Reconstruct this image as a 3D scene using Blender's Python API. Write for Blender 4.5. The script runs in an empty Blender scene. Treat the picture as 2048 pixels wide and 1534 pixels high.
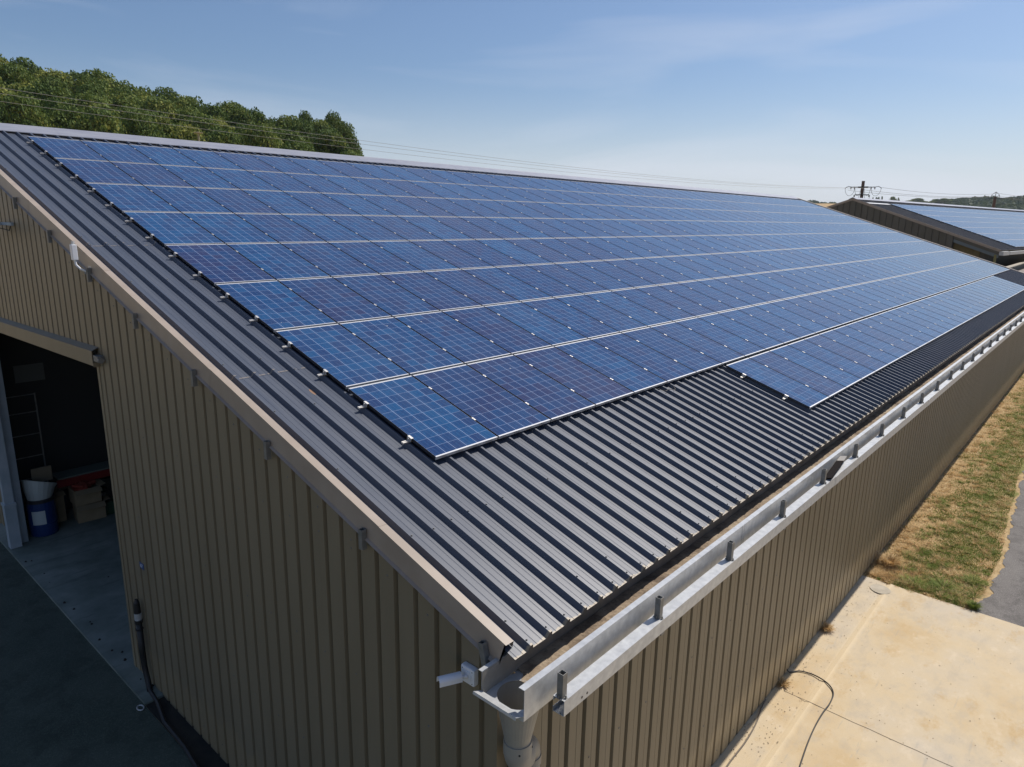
import bpy, math, random
import numpy as np
from mathutils import Vector, Matrix
random.seed(7); RNG = np.random.default_rng(7)
sc = bpy.context.scene
COL = sc.collection
rad = math.radians

# ------------------------------------------------------------------ camera
cam = bpy.data.cameras.new("camera"); camo = bpy.data.objects.new("camera", cam); COL.objects.link(camo)
cam.sensor_fit = 'HORIZONTAL'; cam.sensor_width = 36.0; cam.lens = 24.31
cam.clip_start = 0.05; cam.clip_end = 6000
CAM = Vector((-4.85623, -5.31862, 2.56743))
_r = Vector((0.66069096, -0.75045196, 0.01758731)); _u = Vector((0.16458457, 0.16767831, 0.97200612)); _f = Vector((0.73239291, 0.63930106, -0.23429636))
camo.matrix_world = Matrix(((_r.x, _u.x, -_f.x, CAM.x), (_r.y, _u.y, -_f.y, CAM.y), (_r.z, _u.z, -_f.z, CAM.z), (0, 0, 0, 1)))
sc.camera = camo

# ------------------------------------------------------------------ world, sun, exposure
HAZE, SKYTINT, HAZECOL = .80, (.87, 1.0, 1.17), (8.7, 9.2, 10.3, 1)
SUN_EL, SUN_AZ = 53.0, 11.0          # azimuth measured from +X towards -Y
w = bpy.data.worlds.new("World"); sc.world = w; w.use_nodes = True
nt = w.node_tree; nt.nodes.clear()
sky = nt.nodes.new("ShaderNodeTexSky"); sky.sky_type = 'NISHITA'; sky.sun_disc = False
sky.sun_elevation = rad(SUN_EL); sky.sun_rotation = rad(90 + SUN_AZ)
sky.altitude = 100; sky.air_density = 1.0; sky.dust_density = 1.3; sky.ozone_density = 1.3
bg = nt.nodes.new("ShaderNodeBackground"); bg.inputs["Strength"].default_value = 0.085
out = nt.nodes.new("ShaderNodeOutputWorld")
# pale summer haze near the horizon, part of the sky itself (same for every ray)
tc = nt.nodes.new("ShaderNodeTexCoord"); sx = nt.nodes.new("ShaderNodeSeparateXYZ"); nt.links.new(tc.outputs["Generated"], sx.inputs[0])
hz = nt.nodes.new("ShaderNodeMapRange"); hz.interpolation_type = 'SMOOTHERSTEP'
for i_, v_ in ((1, -.05), (2, .21), (3, HAZE), (4, 0.0)): hz.inputs[i_].default_value = v_
nt.links.new(sx.outputs[2], hz.inputs[0])
cr_ = nt.nodes.new("ShaderNodeTexNoise"); cr_.inputs["Scale"].default_value = 2.2; cr_.inputs["Detail"].default_value = 6; cr_.inputs["Distortion"].default_value = .8
mp_ = nt.nodes.new("ShaderNodeMapping"); mp_.inputs["Scale"].default_value = (.9, .9, 6); mp_.inputs["Rotation"].default_value = (.25, .1, 0); nt.links.new(tc.outputs["Generated"], mp_.inputs[0]); nt.links.new(mp_.outputs[0], cr_.inputs["Vector"])
cm = nt.nodes.new("ShaderNodeMapRange"); nt.links.new(cr_.outputs[0], cm.inputs[0])
for i_, v_ in ((1, .47), (2, .70), (3, .01), (4, .22)): cm.inputs[i_].default_value = v_
ad = nt.nodes.new("ShaderNodeMath"); ad.operation = 'ADD'; nt.links.new(hz.outputs[0], ad.inputs[0]); nt.links.new(cm.outputs[0], ad.inputs[1])
tn = nt.nodes.new("ShaderNodeMix"); tn.data_type = 'RGBA'; tn.blend_type = 'MULTIPLY'; tn.inputs[0].default_value = 1.0
nt.links.new(sky.outputs[0], tn.inputs[6]); tn.inputs[7].default_value = (*SKYTINT, 1)
mx_ = nt.nodes.new("ShaderNodeMix"); mx_.data_type = 'RGBA'; nt.links.new(ad.outputs[0], mx_.inputs[0]); nt.links.new(tn.outputs[2], mx_.inputs[6]); mx_.inputs[7].default_value = HAZECOL
nt.links.new(mx_.outputs[2], bg.inputs[0]); nt.links.new(bg.outputs[0], out.inputs[0])
sl = bpy.data.lights.new("sun", 'SUN'); sl.energy = 4.6; sl.angle = rad(0.53); sl.color = (1.0, 0.93, 0.84)
so = bpy.data.objects.new("sun", sl); COL.objects.link(so)
SUN = Vector((math.cos(rad(SUN_EL)) * math.cos(rad(SUN_AZ)), -math.cos(rad(SUN_EL)) * math.sin(rad(SUN_AZ)), math.sin(rad(SUN_EL))))
so.rotation_euler = SUN.to_track_quat('Z', 'Y').to_euler(); so.location = (0, 0, 60)
sc.view_settings.view_transform = 'Standard'; sc.view_settings.look = 'None'
sc.view_settings.exposure = 0.0; sc.view_settings.gamma = 1.0
sc.cycles.max_bounces = 6; sc.cycles.diffuse_bounces = 3; sc.cycles.glossy_bounces = 3
sc.cycles.transparent_max_bounces = 6; sc.cycles.sample_clamp_indirect = 4.0

# ------------------------------------------------------------------ helpers
class MB:
    def __init__(s): s.v = []; s.f = []; s.m = []; s.uv = []
    def face(s, pts, m=0, uv=None):
        b = len(s.v); s.v += [tuple(p) for p in pts]; s.f.append(tuple(range(b, b + len(pts)))); s.m.append(m)
        s.uv.append(uv)
    def box(s, a, b, m=0, M=None):
        x0, y0, z0 = a; x1, y1, z1 = b
        c = [(x0,y0,z0),(x1,y0,z0),(x1,y1,z0),(x0,y1,z0),(x0,y0,z1),(x1,y0,z1),(x1,y1,z1),(x0,y1,z1)]
        if M is not None: c = [tuple(M @ Vector(p)) for p in c]
        i = len(s.v); s.v += c
        for q in ((0,3,2,1),(4,5,6,7),(0,1,5,4),(1,2,6,5),(2,3,7,6),(3,0,4,7)):
            s.f.append(tuple(i + k for k in q)); s.m.append(m); s.uv.append(None)
    def tube(s, pts, r, n=8, m=0, cap=True):
        pts = [Vector(p) for p in pts]; rs = r if isinstance(r, (list, tuple)) else [r] * len(pts)
        rings = []; prev = None
        for k, p in enumerate(pts):
            t = (pts[min(k+1, len(pts)-1)] - pts[max(k-1, 0)]).normalized()
            if prev is None:
                a = Vector((0,0,1)) if abs(t.z) < .9 else Vector((1,0,0))
                u = t.cross(a).normalized()
            else:
                u = (prev - t * prev.dot(t)).normalized()
            prev = u; vv = t.cross(u)
            i = len(s.v); rings.append(i)
            for j in range(n):
                an = 2 * math.pi * j / n
                s.v.append(tuple(p + (u * math.cos(an) + vv * math.sin(an)) * rs[k]))
        for k in range(len(pts) - 1):
            for j in range(n):
                s.f.append((rings[k]+j, rings[k]+(j+1) % n, rings[k+1]+(j+1) % n, rings[k+1]+j)); s.m.append(m); s.uv.append(None)
        if cap:
            s.f.append(tuple(rings[0] + j for j in reversed(range(n)))); s.m.append(m); s.uv.append(None)
            s.f.append(tuple(rings[-1] + j for j in range(n))); s.m.append(m); s.uv.append(None)
    def extrude(s, prof, fa, fb, m=0, closed=False):
        """strip between fa(p) and fb(p) for each profile point"""
        i = len(s.v); n = len(prof)
        for p in prof: s.v.append(tuple(fa(p)))
        for p in prof: s.v.append(tuple(fb(p)))
        for k in range(n if closed else n - 1):
            l = (k + 1) % n
            s.f.append((i+k, i+l, i+n+l, i+n+k)); s.m.append(m); s.uv.append(None)
    def build(s, name, mats, parent=None, smooth=False, loc=None, rot=None):
        me = bpy.data.meshes.new(name); me.from_pydata(s.v, [], s.f)
        if not isinstance(mats, (list, tuple)): mats = [mats]
        for mt in mats: me.materials.append(mt)
        me.polygons.foreach_set("material_index", s.m)
        if any(u is not None for u in s.uv):
            L = me.uv_layers.new(name="UVMap"); k = 0; arr = []
            for f, u in zip(s.f, s.uv):
                arr += [c for p in (u if u is not None else [(0, 0)] * len(f)) for c in p]
            L.data.foreach_set("uv", arr)
        if smooth: me.polygons.foreach_set("use_smooth", [True] * len(me.polygons))
        me.update()
        o = bpy.data.objects.new(name, me); COL.objects.link(o)
        if parent is not None: o.parent = parent
        if loc is not None: o.location = loc
        if rot is not None: o.rotation_euler = rot
        return o
def npmesh(name, verts, faces_n, mats, parent=None, attr=None):
    """verts (N,3) array, consecutive faces_n-gons"""
    me = bpy.data.meshes.new(name); N = len(verts); F = N // faces_n
    me.vertices.add(N); me.vertices.foreach_set("co", np.ascontiguousarray(verts, dtype=np.float32).ravel())
    me.loops.add(N); me.loops.foreach_set("vertex_index", np.arange(N, dtype=np.int32))
    me.polygons.add(F); me.polygons.foreach_set("loop_start", np.arange(0, N, faces_n, dtype=np.int32))
    me.update(calc_edges=True)
    if attr is not None:
        at = me.attributes.new("tint", 'FLOAT', 'POINT'); at.data.foreach_set("value", np.ascontiguousarray(attr, dtype=np.float32))
    for mt in (mats if isinstance(mats, (list, tuple)) else [mats]): me.materials.append(mt)
    o = bpy.data.objects.new(name, me); COL.objects.link(o)
    if parent is not None: o.parent = parent
    return o
def tag(o, label=None, cat=None, group=None, kind=None):
    if label: o["label"] = label
    if cat: o["category"] = cat
    if group: o["group"] = group
    if kind: o["kind"] = kind
    return o
def empty(name, loc=(0, 0, 0), rot=(0, 0, 0)):
    o = bpy.data.objects.new(name, None); o.empty_display_size = .2; COL.objects.link(o)
    o.location = loc; o.rotation_euler = rot; return o
def copy_tree(o, parent=None):
    c = o.copy(); COL.objects.link(c); c.parent = parent
    for ch in list(o.children): copy_tree(ch, c)
    return c
ORD = ['first','second','third','fourth','fifth','sixth','seventh','eighth','ninth','tenth','eleventh','twelfth','thirteenth','fourteenth','fifteenth','sixteenth','seventeenth','eighteenth','nineteenth','twentieth']
def ordn(n):
    if n <= 20: return ORD[n-1]
    t = {2:'twenty',3:'thirty',4:'forty'}[n // 10]
    return {2:'twentieth',3:'thirtieth',4:'fortieth'}[n // 10] if n % 10 == 0 else t + '-' + ORD[n % 10 - 1]

# ------------------------------------------------------------------ materials
def mat(name, col, rough=.6, metal=0., spec=.5, coat=0., coat_r=.1):
    m = bpy.data.materials.new(name); m.use_nodes = True
    b = m.node_tree.nodes["Principled BSDF"]
    b.inputs["Base Color"].default_value = (*col, 1); b.inputs["Roughness"].default_value = rough
    b.inputs["Metallic"].default_value = metal; b.inputs["Specular IOR Level"].default_value = spec
    b.inputs["Coat Weight"].default_value = coat; b.inputs["Coat Roughness"].default_value = coat_r
    return m
class NG:
    def __init__(s, m): s.t = m.node_tree; s.b = s.t.nodes["Principled BSDF"]
    def n(s, ty, **k):
        x = s.t.nodes.new(ty)
        for a, v in k.items(): setattr(x, a, v)
        return x
    def l(s, a, b): s.t.links.new(a, b)
    def coord(s, kind="Object"):
        return s.n("ShaderNodeTexCoord").outputs[kind]
    def mapping(s, src, scale=(1,1,1), rot=(0,0,0)):
        m = s.n("ShaderNodeMapping"); m.inputs["Scale"].default_value = scale; m.inputs["Rotation"].default_value = rot
        s.l(src, m.inputs[0]); return m.outputs[0]
    def noise(s, src, scale=5, detail=5, rough=.55):
        x = s.n("ShaderNodeTexNoise"); x.inputs["Scale"].default_value = scale; x.inputs["Detail"].default_value = detail
        x.inputs["Roughness"].default_value = rough
        if src is not None: s.l(src, x.inputs["Vector"])
        return x.outputs["Fac"]
    def ramp(s, fac, stops):
        r = s.n("ShaderNodeValToRGB"); e = r.color_ramp.elements
        while len(e) < len(stops): e.new(.5)
        for el, (p, c) in zip(e, stops):
            el.position = p; el.color = (*c, 1) if len(c) == 3 else c
        s.l(fac, r.inputs[0]); return r.outputs[0]
    def mix(s, fac, a, b, mode='MIX'):
        x = s.n("ShaderNodeMix"); x.data_type = 'RGBA'; x.blend_type = mode
        for v, i in ((fac, 0), (a, 6), (b, 7)):
            if hasattr(v, "links"): s.l(v, x.inputs[i])
            elif i == 0: x.inputs[0].default_value = v
            else: x.inputs[i].default_value = (*v, 1)
        return x.outputs[2]
    def math(s, op, a, b=None, c=None):
        x = s.n("ShaderNodeMath"); x.operation = op
        for k, v in enumerate((a, b, c)):
            if v is None: continue
            if hasattr(v, "links"): s.l(v, x.inputs[k])
            else: x.inputs[k].default_value = v
        return x.outputs[0]
    def bump(s, h, st=.3, dist=.01):
        x = s.n("ShaderNodeBump"); x.inputs["Strength"].default_value = st; x.inputs["Distance"].default_value = dist
        s.l(h, x.inputs["Height"]); s.l(x.outputs[0], s.b.inputs["Normal"])
def noisy(name, c1, c2, scale=3, rough=.6, metal=0., stretch=(1,1,1), detail=6, bump=0, bscale=None, lo=.35, hi=.65, spec=.5):
    m = mat(name, c1, rough, metal, spec); g = NG(m); co = g.mapping(g.coord(), stretch)
    f = g.noise(co, scale, detail)
    g.l(g.ramp(f, [(lo, c1), (hi, c2)]), g.b.inputs["Base Color"])
    if bump: g.bump(g.noise(co, bscale or scale * 6, 4), bump)
    return m

M = {}
# roof sheet: anthracite paint with dust near eave and faint streaks down the slope
def roof_material(name, c1, c2, dusty=True):
    m = mat(name, c1, .42, 0, .68); g = NG(m); co = g.coord()
    f = g.noise(g.mapping(co, (6, .5, 1)), 1.6, 7, .6)
    base = g.ramp(f, [(.3, c1), (.7, c2)])
    sp = g.ramp(g.noise(co, 38, 3, .7), [(.70, (0, 0, 0)), (.76, (1, 1, 1))])
    base = g.mix(g.math('MULTIPLY', sp, .35), base, (.22, .22, .21))
    if dusty:
        sep = g.n("ShaderNodeSeparateXYZ"); g.l(co, sep.inputs[0]); v = sep.outputs[1]
        n1 = g.noise(g.mapping(co, (1, .6, 1)), 9, 5, .7)
        d = g.math('SUBTRACT', g.math('ADD', v, 2.385), g.math('MULTIPLY', n1, .10))   # eave edge dirt, v = -2.37
        e = g.math('LESS_THAN', d, -.015)
        base = g.mix(g.math('MULTIPLY', e, .85), base, (.30, .24, .16))
        for lv in (2.46, 7.0):
            q = g.math('ABSOLUTE', g.math('SUBTRACT', v, lv))
            k = g.math('MULTIPLY', g.math('LESS_THAN', q, .012), g.math('GREATER_THAN', g.noise(g.mapping(co, (1, .05, 1)), 6, 4, .7), .47))
            base = g.mix(g.math('MULTIPLY', k, .45), base, (.33, .27, .2))
        mp = g.n("ShaderNodeVectorMath"); mp.operation = 'DISTANCE'; g.l(g.mapping(co, (1.6, .5, 0)), mp.inputs[0]); mp.inputs[1].default_value = (-.34*1.6, 1.88*.5, 0)
        base = g.mix(g.math('MULTIPLY', g.math('LESS_THAN', mp.outputs['Value'], .035), .7), base, (.33, .17, .07))
    g.l(base, g.b.inputs["Base Color"])
    g.l(g.ramp(f, [(.3, (.40,)*3), (.7, (.52,)*3)]), g.b.inputs["Roughness"])
    return m
M['roof'] = roof_material("anthracite_sheet", (.052, .064, .092), (.068, .080, .108))
M['roof_far'] = roof_material("grey_sheet", (.10, .10, .115), (.12, .12, .13), False)
M['ridge'] = noisy("ridge_metal", (.25, .26, .31), (.31, .32, .36), 2, .38, .1, (1, 4, 4))
M['wall'] = noisy("beige_sheet", (.185, .152, .098), (.215, .178, .118), .9, .5, 0, (2, 2, .35), 6, lo=.3, hi=.7)
_w = M['wall']; _g = NG(_w); _co = _g.coord(); _s = _g.n("ShaderNodeSeparateXYZ"); _g.l(_co, _s.inputs[0])
_n = _g.noise(_g.mapping(_co, (1, 1, .5)), 3.0, 7, .7); _h = _g.math('SUBTRACT', _g.math('ADD', _s.outputs[2], 5.1), _g.math('MULTIPLY', _n, 1.1))
_src = _g.b.inputs["Base Color"].links[0].from_socket
_c = _g.mix(_g.math('MULTIPLY', _g.ramp(_h, [(.0, (1,1,1)), (.22, (0,0,0))]), .35), _src, (.30, .23, .13))
_st = _g.noise(_g.mapping(_co, (5, 5, .12)), 2.0, 6, .7)
_c = _g.mix(_g.math('MULTIPLY', _g.ramp(_st, [(.56, (0,0,0)), (.72, (1,1,1))]), .22), _c, (.15, .125, .085))
_g.l(_c, _g.b.inputs["Base Color"])
M['wall2'] = noisy("brown_sheet", (.085, .078, .058), (.11, .10, .078), .8, .6, 0, (1, 1, .3))
M['trim'] = noisy("beige_trim", (.30, .245, .195), (.345, .285, .232), 3, .45)
M['galv'] = noisy("galvanised", (.42, .43, .44), (.56, .57, .57), 14, .42, .35, (1, 1, 1), 4, lo=.3, hi=.7)
M['galv_dark'] = noisy("galvanised_dull", (.17, .17, .16), (.24, .235, .22), 9, .55, .3)
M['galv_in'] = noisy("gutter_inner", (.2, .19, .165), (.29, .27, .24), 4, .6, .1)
M['alu'] = mat("aluminium", (.60, .585, .56), .55, .85)
M['alu_dull'] = mat("aluminium_frame", (.6, .6, .6), .38, .65)
M['frame_side_shade'] = mat("frame_long_side_shade", (.05, .052, .06), .5, .6)  # shade on the long frame sides, put into a darker metal colour
M['black'] = mat("black_rubber", (.012, .012, .013), .5)
M['under'] = mat("panel_back", (.03, .03, .035), .7)
M['white'] = mat("white_plastic", (.74, .76, .80), .35)
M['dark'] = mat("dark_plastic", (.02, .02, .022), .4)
M['steel'] = noisy("pale_steel", (.3, .36, .4), (.38, .43, .47), 3, .5)
M['wood'] = noisy("pole_wood", (.085, .05, .036), (.13, .08, .06), 3, .85, 0, (4, 4, .3))
M['wire'] = mat("wire", (.16, .15, .13), .5, .3)
M['wire_l'] = mat("wire_lit", (.42, .40, .34), .4, .6)
M['iron'] = mat("pole_iron", (.06, .07, .075), .5, .5)
M['ceramic'] = mat("insulator", (.12, .09, .08), .3)
M['zinc'] = noisy("grey_pvc", (.25, .235, .205), (.31, .295, .26), 3, .45)
M['dirt'] = None
def dirt():
    m = mat("gutter_silt", (.3, .23, .15), .9); g = NG(m); co = g.coord()
    f = g.noise(co, 3.2, 8, .65); f2 = g.noise(g.mapping(co, (1, 1, 1)), 26, 4, .7)
    c = g.ramp(f, [(.36, (.13, .095, .065)), (.5, (.27, .205, .14)), (.66, (.38, .31, .22))])
    c = g.mix(g.math('MULTIPLY', g.ramp(f2, [(.56, (0,0,0)), (.64, (1,1,1))]), .55), c, (.08, .06, .04))
    g.l(c, g.b.inputs["Base Color"]); g.bump(f2, .6, .02); return m
M['dirt'] = dirt()
M['roof_n'] = roof_material("dark_sheet", (.06, .058, .06), (.085, .08, .08), False)
# photovoltaic glass: polycrystalline cells, thin silver grid; coat = glass
def pv():
    m = mat("pv_cells", (.02, .05, .16), .5, 0, .0, 1.0, .15); g = NG(m)
    uv = g.n("ShaderNodeUVMap").outputs[0]; sep = g.n("ShaderNodeSeparateXYZ"); g.l(uv, sep.inputs[0])
    u, v = sep.outputs[0], sep.outputs[1]
    oi = g.n("ShaderNodeObjectInfo").outputs["Random"]
    fu, fv = g.math('FLOOR', u), g.math('FLOOR', v)
    cmb = g.n("ShaderNodeCombineXYZ"); g.l(fu, cmb.inputs[0]); g.l(fv, cmb.inputs[1]); g.l(g.math('MULTIPLY', oi, 97.3), cmb.inputs[2])
    wn = g.n("ShaderNodeTexWhiteNoise"); wn.noise_dimensions = '3D'; g.l(cmb.outputs[0], wn.inputs["Vector"])
    cm2 = g.n("ShaderNodeCombineXYZ"); g.l(g.math('FLOOR', g.math('DIVIDE', u, 100)), cm2.inputs[0]); g.l(g.math('FLOOR', g.math('DIVIDE', v, 100)), cm2.inputs[1]); g.l(oi, cm2.inputs[2])
    wp = g.n("ShaderNodeTexWhiteNoise"); wp.noise_dimensions = '3D'; g.l(cm2.outputs[0], wp.inputs["Vector"])
    f = g.math('ADD', g.math('MULTIPLY', wn.outputs["Value"], .5), g.math('MULTIPLY', wp.outputs["Value"], .5))
    vor = g.n("ShaderNodeTexVoronoi"); vor.inputs["Scale"].default_value = 7; g.l(uv, vor.inputs["Vector"])
    sv = g.n("ShaderNodeSeparateColor"); g.l(vor.outputs["Color"], sv.inputs[0])
    f = g.math('ADD', g.math('MULTIPLY', f, .8), g.math('MULTIPLY', sv.outputs[0], .2))
    cell = g.ramp(f, [(.14, (.016, .019, .075)), (.40, (.007, .027, .100)), (.62, (.004, .038, .128)), (.88, (.003, .062, .175))])
    def line(x, wdt):   # distance to nearest integer below wdt
        d = g.math('ABSOLUTE', g.math('SUBTRACT', g.math('FRACT', g.math('ADD', x, .5)), .5))
        return g.math('LESS_THAN', d, wdt)
    grid = g.math('MAXIMUM', line(u, .019), g.math('MULTIPLY', line(v, .015), .62))
    bus = line(g.math('ADD', g.math('MULTIPLY', u, 3), .5), .024)
    c = g.mix(g.math('MULTIPLY', bus, .30), cell, (.20, .27, .45))
    c = g.mix(g.math('MULTIPLY', grid, .80), c, (.34, .42, .60))
    co = g.coord(); dn = g.noise(g.mapping(co, (1, .4, 1)), 3.5, 6, .65); ge = g.n("ShaderNodeNewGeometry").outputs["Position"]; dw = g.noise(ge, .45, 5, .6)
    c = g.mix(g.math('MULTIPLY', g.ramp(g.math('MULTIPLY', g.math('ADD', dn, dw), .5), [(.42, (0,0,0)), (.62, (1,1,1))]), .045), c, (.42, .38, .32))
    vd = g.n("ShaderNodeTexVoronoi"); vd.inputs["Scale"].default_value = 2.3; g.l(ge, vd.inputs["Vector"])
    c = g.mix(g.math('MULTIPLY', g.math('MULTIPLY', g.math('LESS_THAN', vd.outputs["Distance"], .035), g.math('GREATER_THAN', dw, .52)), .6), c, (.6, .6, .55))
    g.l(c, g.b.inputs["Base Color"])
    return m
M['pv'] = pv()
M['back_sheet'] = mat("pv_backsheet", (.72, .72, .72), .5, 0, .5, 1.0, .09)

# ------------------------------------------------------------------ terrain
Z0 = -5.1
def sstep(x, a, b):
    t = np.clip((x - a) / (b - a), 0, 1); return t * t * (3 - 2 * t)
TOPS_AZ = [40, 46, 50, 53.6, 55.8, 59, 62.4, 65.3, 69, 73, 75.9, 80, 100, 120, 150]
TOPS_T = [-.02, 0.0, .03, .104, .120, .117, .128, .139, .1436, .154, .157, .155, .14, .1, 0.0]
def ground_h(x, y):
    dx, dy = x - CAM.x, y - CAM.y; D = np.hypot(dx, dy); az = np.degrees(np.arctan2(dy, dx))
    top = np.interp(az, TOPS_AZ, TOPS_T, left=-.02, right=0.0)
    hill = np.maximum(2.57 + top * 118 - 12.5 - Z0, 0) * sstep(D, 58, 125)
    wide = 31.5 * sstep(D, 150, 1050) * (1 - .35 * sstep(np.abs(az - 12), 30, 70)) * np.where(np.abs(az) < 120, 1, .6)
    return Z0 + hill + wide
nr, na = 90, 240
rr = np.concatenate([[0], np.geomspace(4, 5200, nr - 1)])
V = []; 
for r_ in rr:
    a_ = np.linspace(0, 2 * np.pi, na, endpoint=False)
    xs = CAM.x + r_ * np.cos(a_); ys = CAM.y + r_ * np.sin(a_)
    zs = ground_h(xs, ys); V.append(np.stack([xs, ys, np.where(r_ > 1100, zs - (r_ - 1100) * .012, zs)], 1))
V = np.concatenate(V)
Fq = []
for i in range(nr - 1):
    for j in range(na):
        Fq.append((i*na+j, i*na+(j+1) % na, (i+1)*na+(j+1) % na, (i+1)*na+j))
me = bpy.data.meshes.new("ground"); me.from_pydata(V.tolist(), [], Fq)
me.polygons.foreach_set("use_smooth", [True] * len(me.polygons))
def ground_mat():
    m = mat("dry_grass_ground", (.3, .22, .12), .95, 0, .1); g = NG(m); co = g.coord()
    n1 = g.noise(co, .55, 6, .6); n2 = g.noise(co, 4.5, 8, .7); n3 = g.noise(g.mapping(co, (1, 3, 1)), 22, 5, .7)
    green = g.ramp(n2, [(.35, (.09, .12, .03)), (.65, (.19, .20, .06))])
    dry = g.ramp(n2, [(.30, (.27, .18, .09)), (.5, (.44, .32, .17)), (.7, (.56, .43, .26))])
    sep = g.n("ShaderNodeSeparateXYZ"); g.l(co, sep.inputs[0])
    # greener along the middle of the verge, bleached close to the wall and the tarmac
    yy = g.math('ABSOLUTE', g.math('ADD', sep.outputs[1], 3.45))
    mid = g.math('SUBTRACT', .86, g.math('MULTIPLY', yy, .85))
    k = g.math('ADD', g.math('MULTIPLY', n1, .75), g.math('MULTIPLY', n2, .35))
    near = g.math('GREATER_THAN', g.math('ADD', k, mid), 1.02)
    mk = g.ramp(g.math('ADD', k, mid), [(.96, (0, 0, 0)), (1.06, (1, 1, 1))])
    c = g.mix(g.math('MULTIPLY', mk, .85), dry, green)
    c = g.mix(g.math('MULTIPLY', g.ramp(n3, [(.52, (0,0,0)), (.66, (1,1,1))]), .4), c, (.5, .38, .22))
    c = g.mix(g.math('MULTIPLY', g.ramp(n3, [(.30, (1,1,1)), (.40, (0,0,0))]), .5), c, (.09, .06, .03))
    # stubble fields far away
    d = g.n("ShaderNodeVectorMath"); d.operation = 'LENGTH'; g.l(co, d.inputs[0])
    far = g.ramp(g.math('DIVIDE', d.outputs['Value'], 400), [(.2, (0,0,0)), (.5, (1,1,1))])
    fld = g.ramp(g.noise(co, .006, 2, .5), [(.42, (.42, .29, .14)), (.58, (.36, .27, .13))])
    c = g.mix(far, c, fld)
    g.l(c, g.b.inputs["Base Color"]); g.bump(n3, .5, .03); return m
M['ground'] = ground_mat(); me.materials.append(M['ground'])
go = bpy.data.objects.new("ground", me); COL.objects.link(go); tag(go, kind="structure")

def sheet(name, poly, z, m, kind="structure"):
    b = MB(); b.face([(x, y, z) for x, y in poly]); o = b.build(name, m); tag(o, kind=kind); return o
def concrete():
    m = mat("pale_concrete", (.45, .38, .28), .85, 0, .3); g = NG(m); co = g.coord()
    a = g.noise(co, .55, 5, .6); b2 = g.noise(g.mapping(co, (1, 1.6, 1), (0, 0, .5)), 2.2, 9, .68); d = g.noise(co, 30, 5, .7)
    c = g.ramp(a, [(.30, (.51, .385, .225)), (.44, (.55, .445, .295)), (.60, (.52, .445, .335)), (.72, (.48, .43, .365))])
    c = g.mix(g.math('MULTIPLY', g.ramp(b2, [(.30, (1,1,1)), (.50, (0,0,0))]), .55), c, (.40, .35, .28))
    c = g.mix(g.math('MULTIPLY', g.ramp(b2, [(.56, (0,0,0)), (.72, (1,1,1))]), .5), c, (.66, .56, .42))
    st = g.noise(g.mapping(co, (.8, 1.3, 1)), 1.7, 7, .72)
    c = g.mix(g.math('MULTIPLY', g.ramp(st, [(.55, (0,0,0)), (.68, (1,1,1))]), .6), c, (.46, .31, .14))
    sc2 = g.noise(g.mapping(co, (.35, 3.2, 1), (0, 0, .7)), 2.4, 8, .7)
    c = g.mix(g.math('MULTIPLY', g.ramp(sc2, [(.61, (0,0,0)), (.66, (1,1,1))]), .3), c, (.31, .30, .28))
    sp = g.n("ShaderNodeTexVoronoi"); sp.inputs["Scale"].default_value = 7; g.l(co, sp.inputs["Vector"])
    k = g.math('MULTIPLY', g.math('LESS_THAN', sp.outputs["Distance"], .075), g.math('GREATER_THAN', g.noise(co, 1.1, 3), .52))
    c = g.mix(g.math('MULTIPLY', k, .8), c, (.12, .08, .045))
    # sandy drainage strip parallel to the wall, at y = -2.58
    sep = g.n("ShaderNodeSeparateXYZ"); g.l(co, sep.inputs[0])
    q = g.math('ABSOLUTE', g.math('ADD', g.math('ADD', sep.outputs[1], 2.60), g.math('MULTIPLY', g.math('SUBTRACT', b2, .5), .08)))
    c = g.mix(g.math('MULTIPLY', g.ramp(q, [(.03, (1,1,1)), (.10, (0,0,0))]), .65), c, (.66, .54, .36))
    g.l(c, g.b.inputs["Base Color"]); g.bump(d, .25, .006); return m
M['conc'] = concrete()
# apron (real slab a few cm high), with a shallow drain channel modelled along the wall
b = MB()
ys = [-14, -2.86, -2.70, -2.62, -2.54, -2.38, -2.03]; dz = [0, 0, .006, .014, -.010, 0, 0]
xs = np.linspace(-6, 10.93, 2)
for i in range(len(ys) - 1):
    b.face([(-1.0, ys[i], Z0+.02+dz[i]), (10.93, ys[i], Z0+.02+dz[i]), (10.93, ys[i+1], Z0+.02+dz[i+1]), (-1.0, ys[i+1], Z0+.02+dz[i+1])])
b.face([(10.93, -14, Z0-.1), (10.93, -2.03, Z0-.1), (10.93, -2.03, Z0+.02), (10.93, -14, Z0+.02)])
o = b.build("concrete_apron", M['conc']); tag(o, kind="structure")
def tarmac(name, c1, c2):
    m = mat(name, c1, .9, 0, .3); g = NG(m); co = g.coord()
    a = g.noise(co, .8, 5, .6); d = g.noise(co, 60, 4, .8)
    c = g.ramp(a, [(.35, c1), (.65, c2)])
    c = g.mix(g.math('MULTIPLY', g.ramp(d, [(.5, (0,0,0)), (.62, (1,1,1))]), .5), c, tuple(x * 2.2 for x in c2))
    g2 = g.noise(co, 2.6, 7, .7); c = g.mix(g.math('MULTIPLY', g.ramp(g2, [(.4, (1,1,1)), (.5, (0,0,0))]), .35), c, tuple(x * .45 for x in c1))
    g.l(c, g.b.inputs["Base Color"]); g.bump(d, .5, .01); return m
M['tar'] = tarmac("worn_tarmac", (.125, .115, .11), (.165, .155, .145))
M['tar_dark'] = tarmac("dark_tarmac", (.048, .064, .050), (.070, .086, .068))
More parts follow.
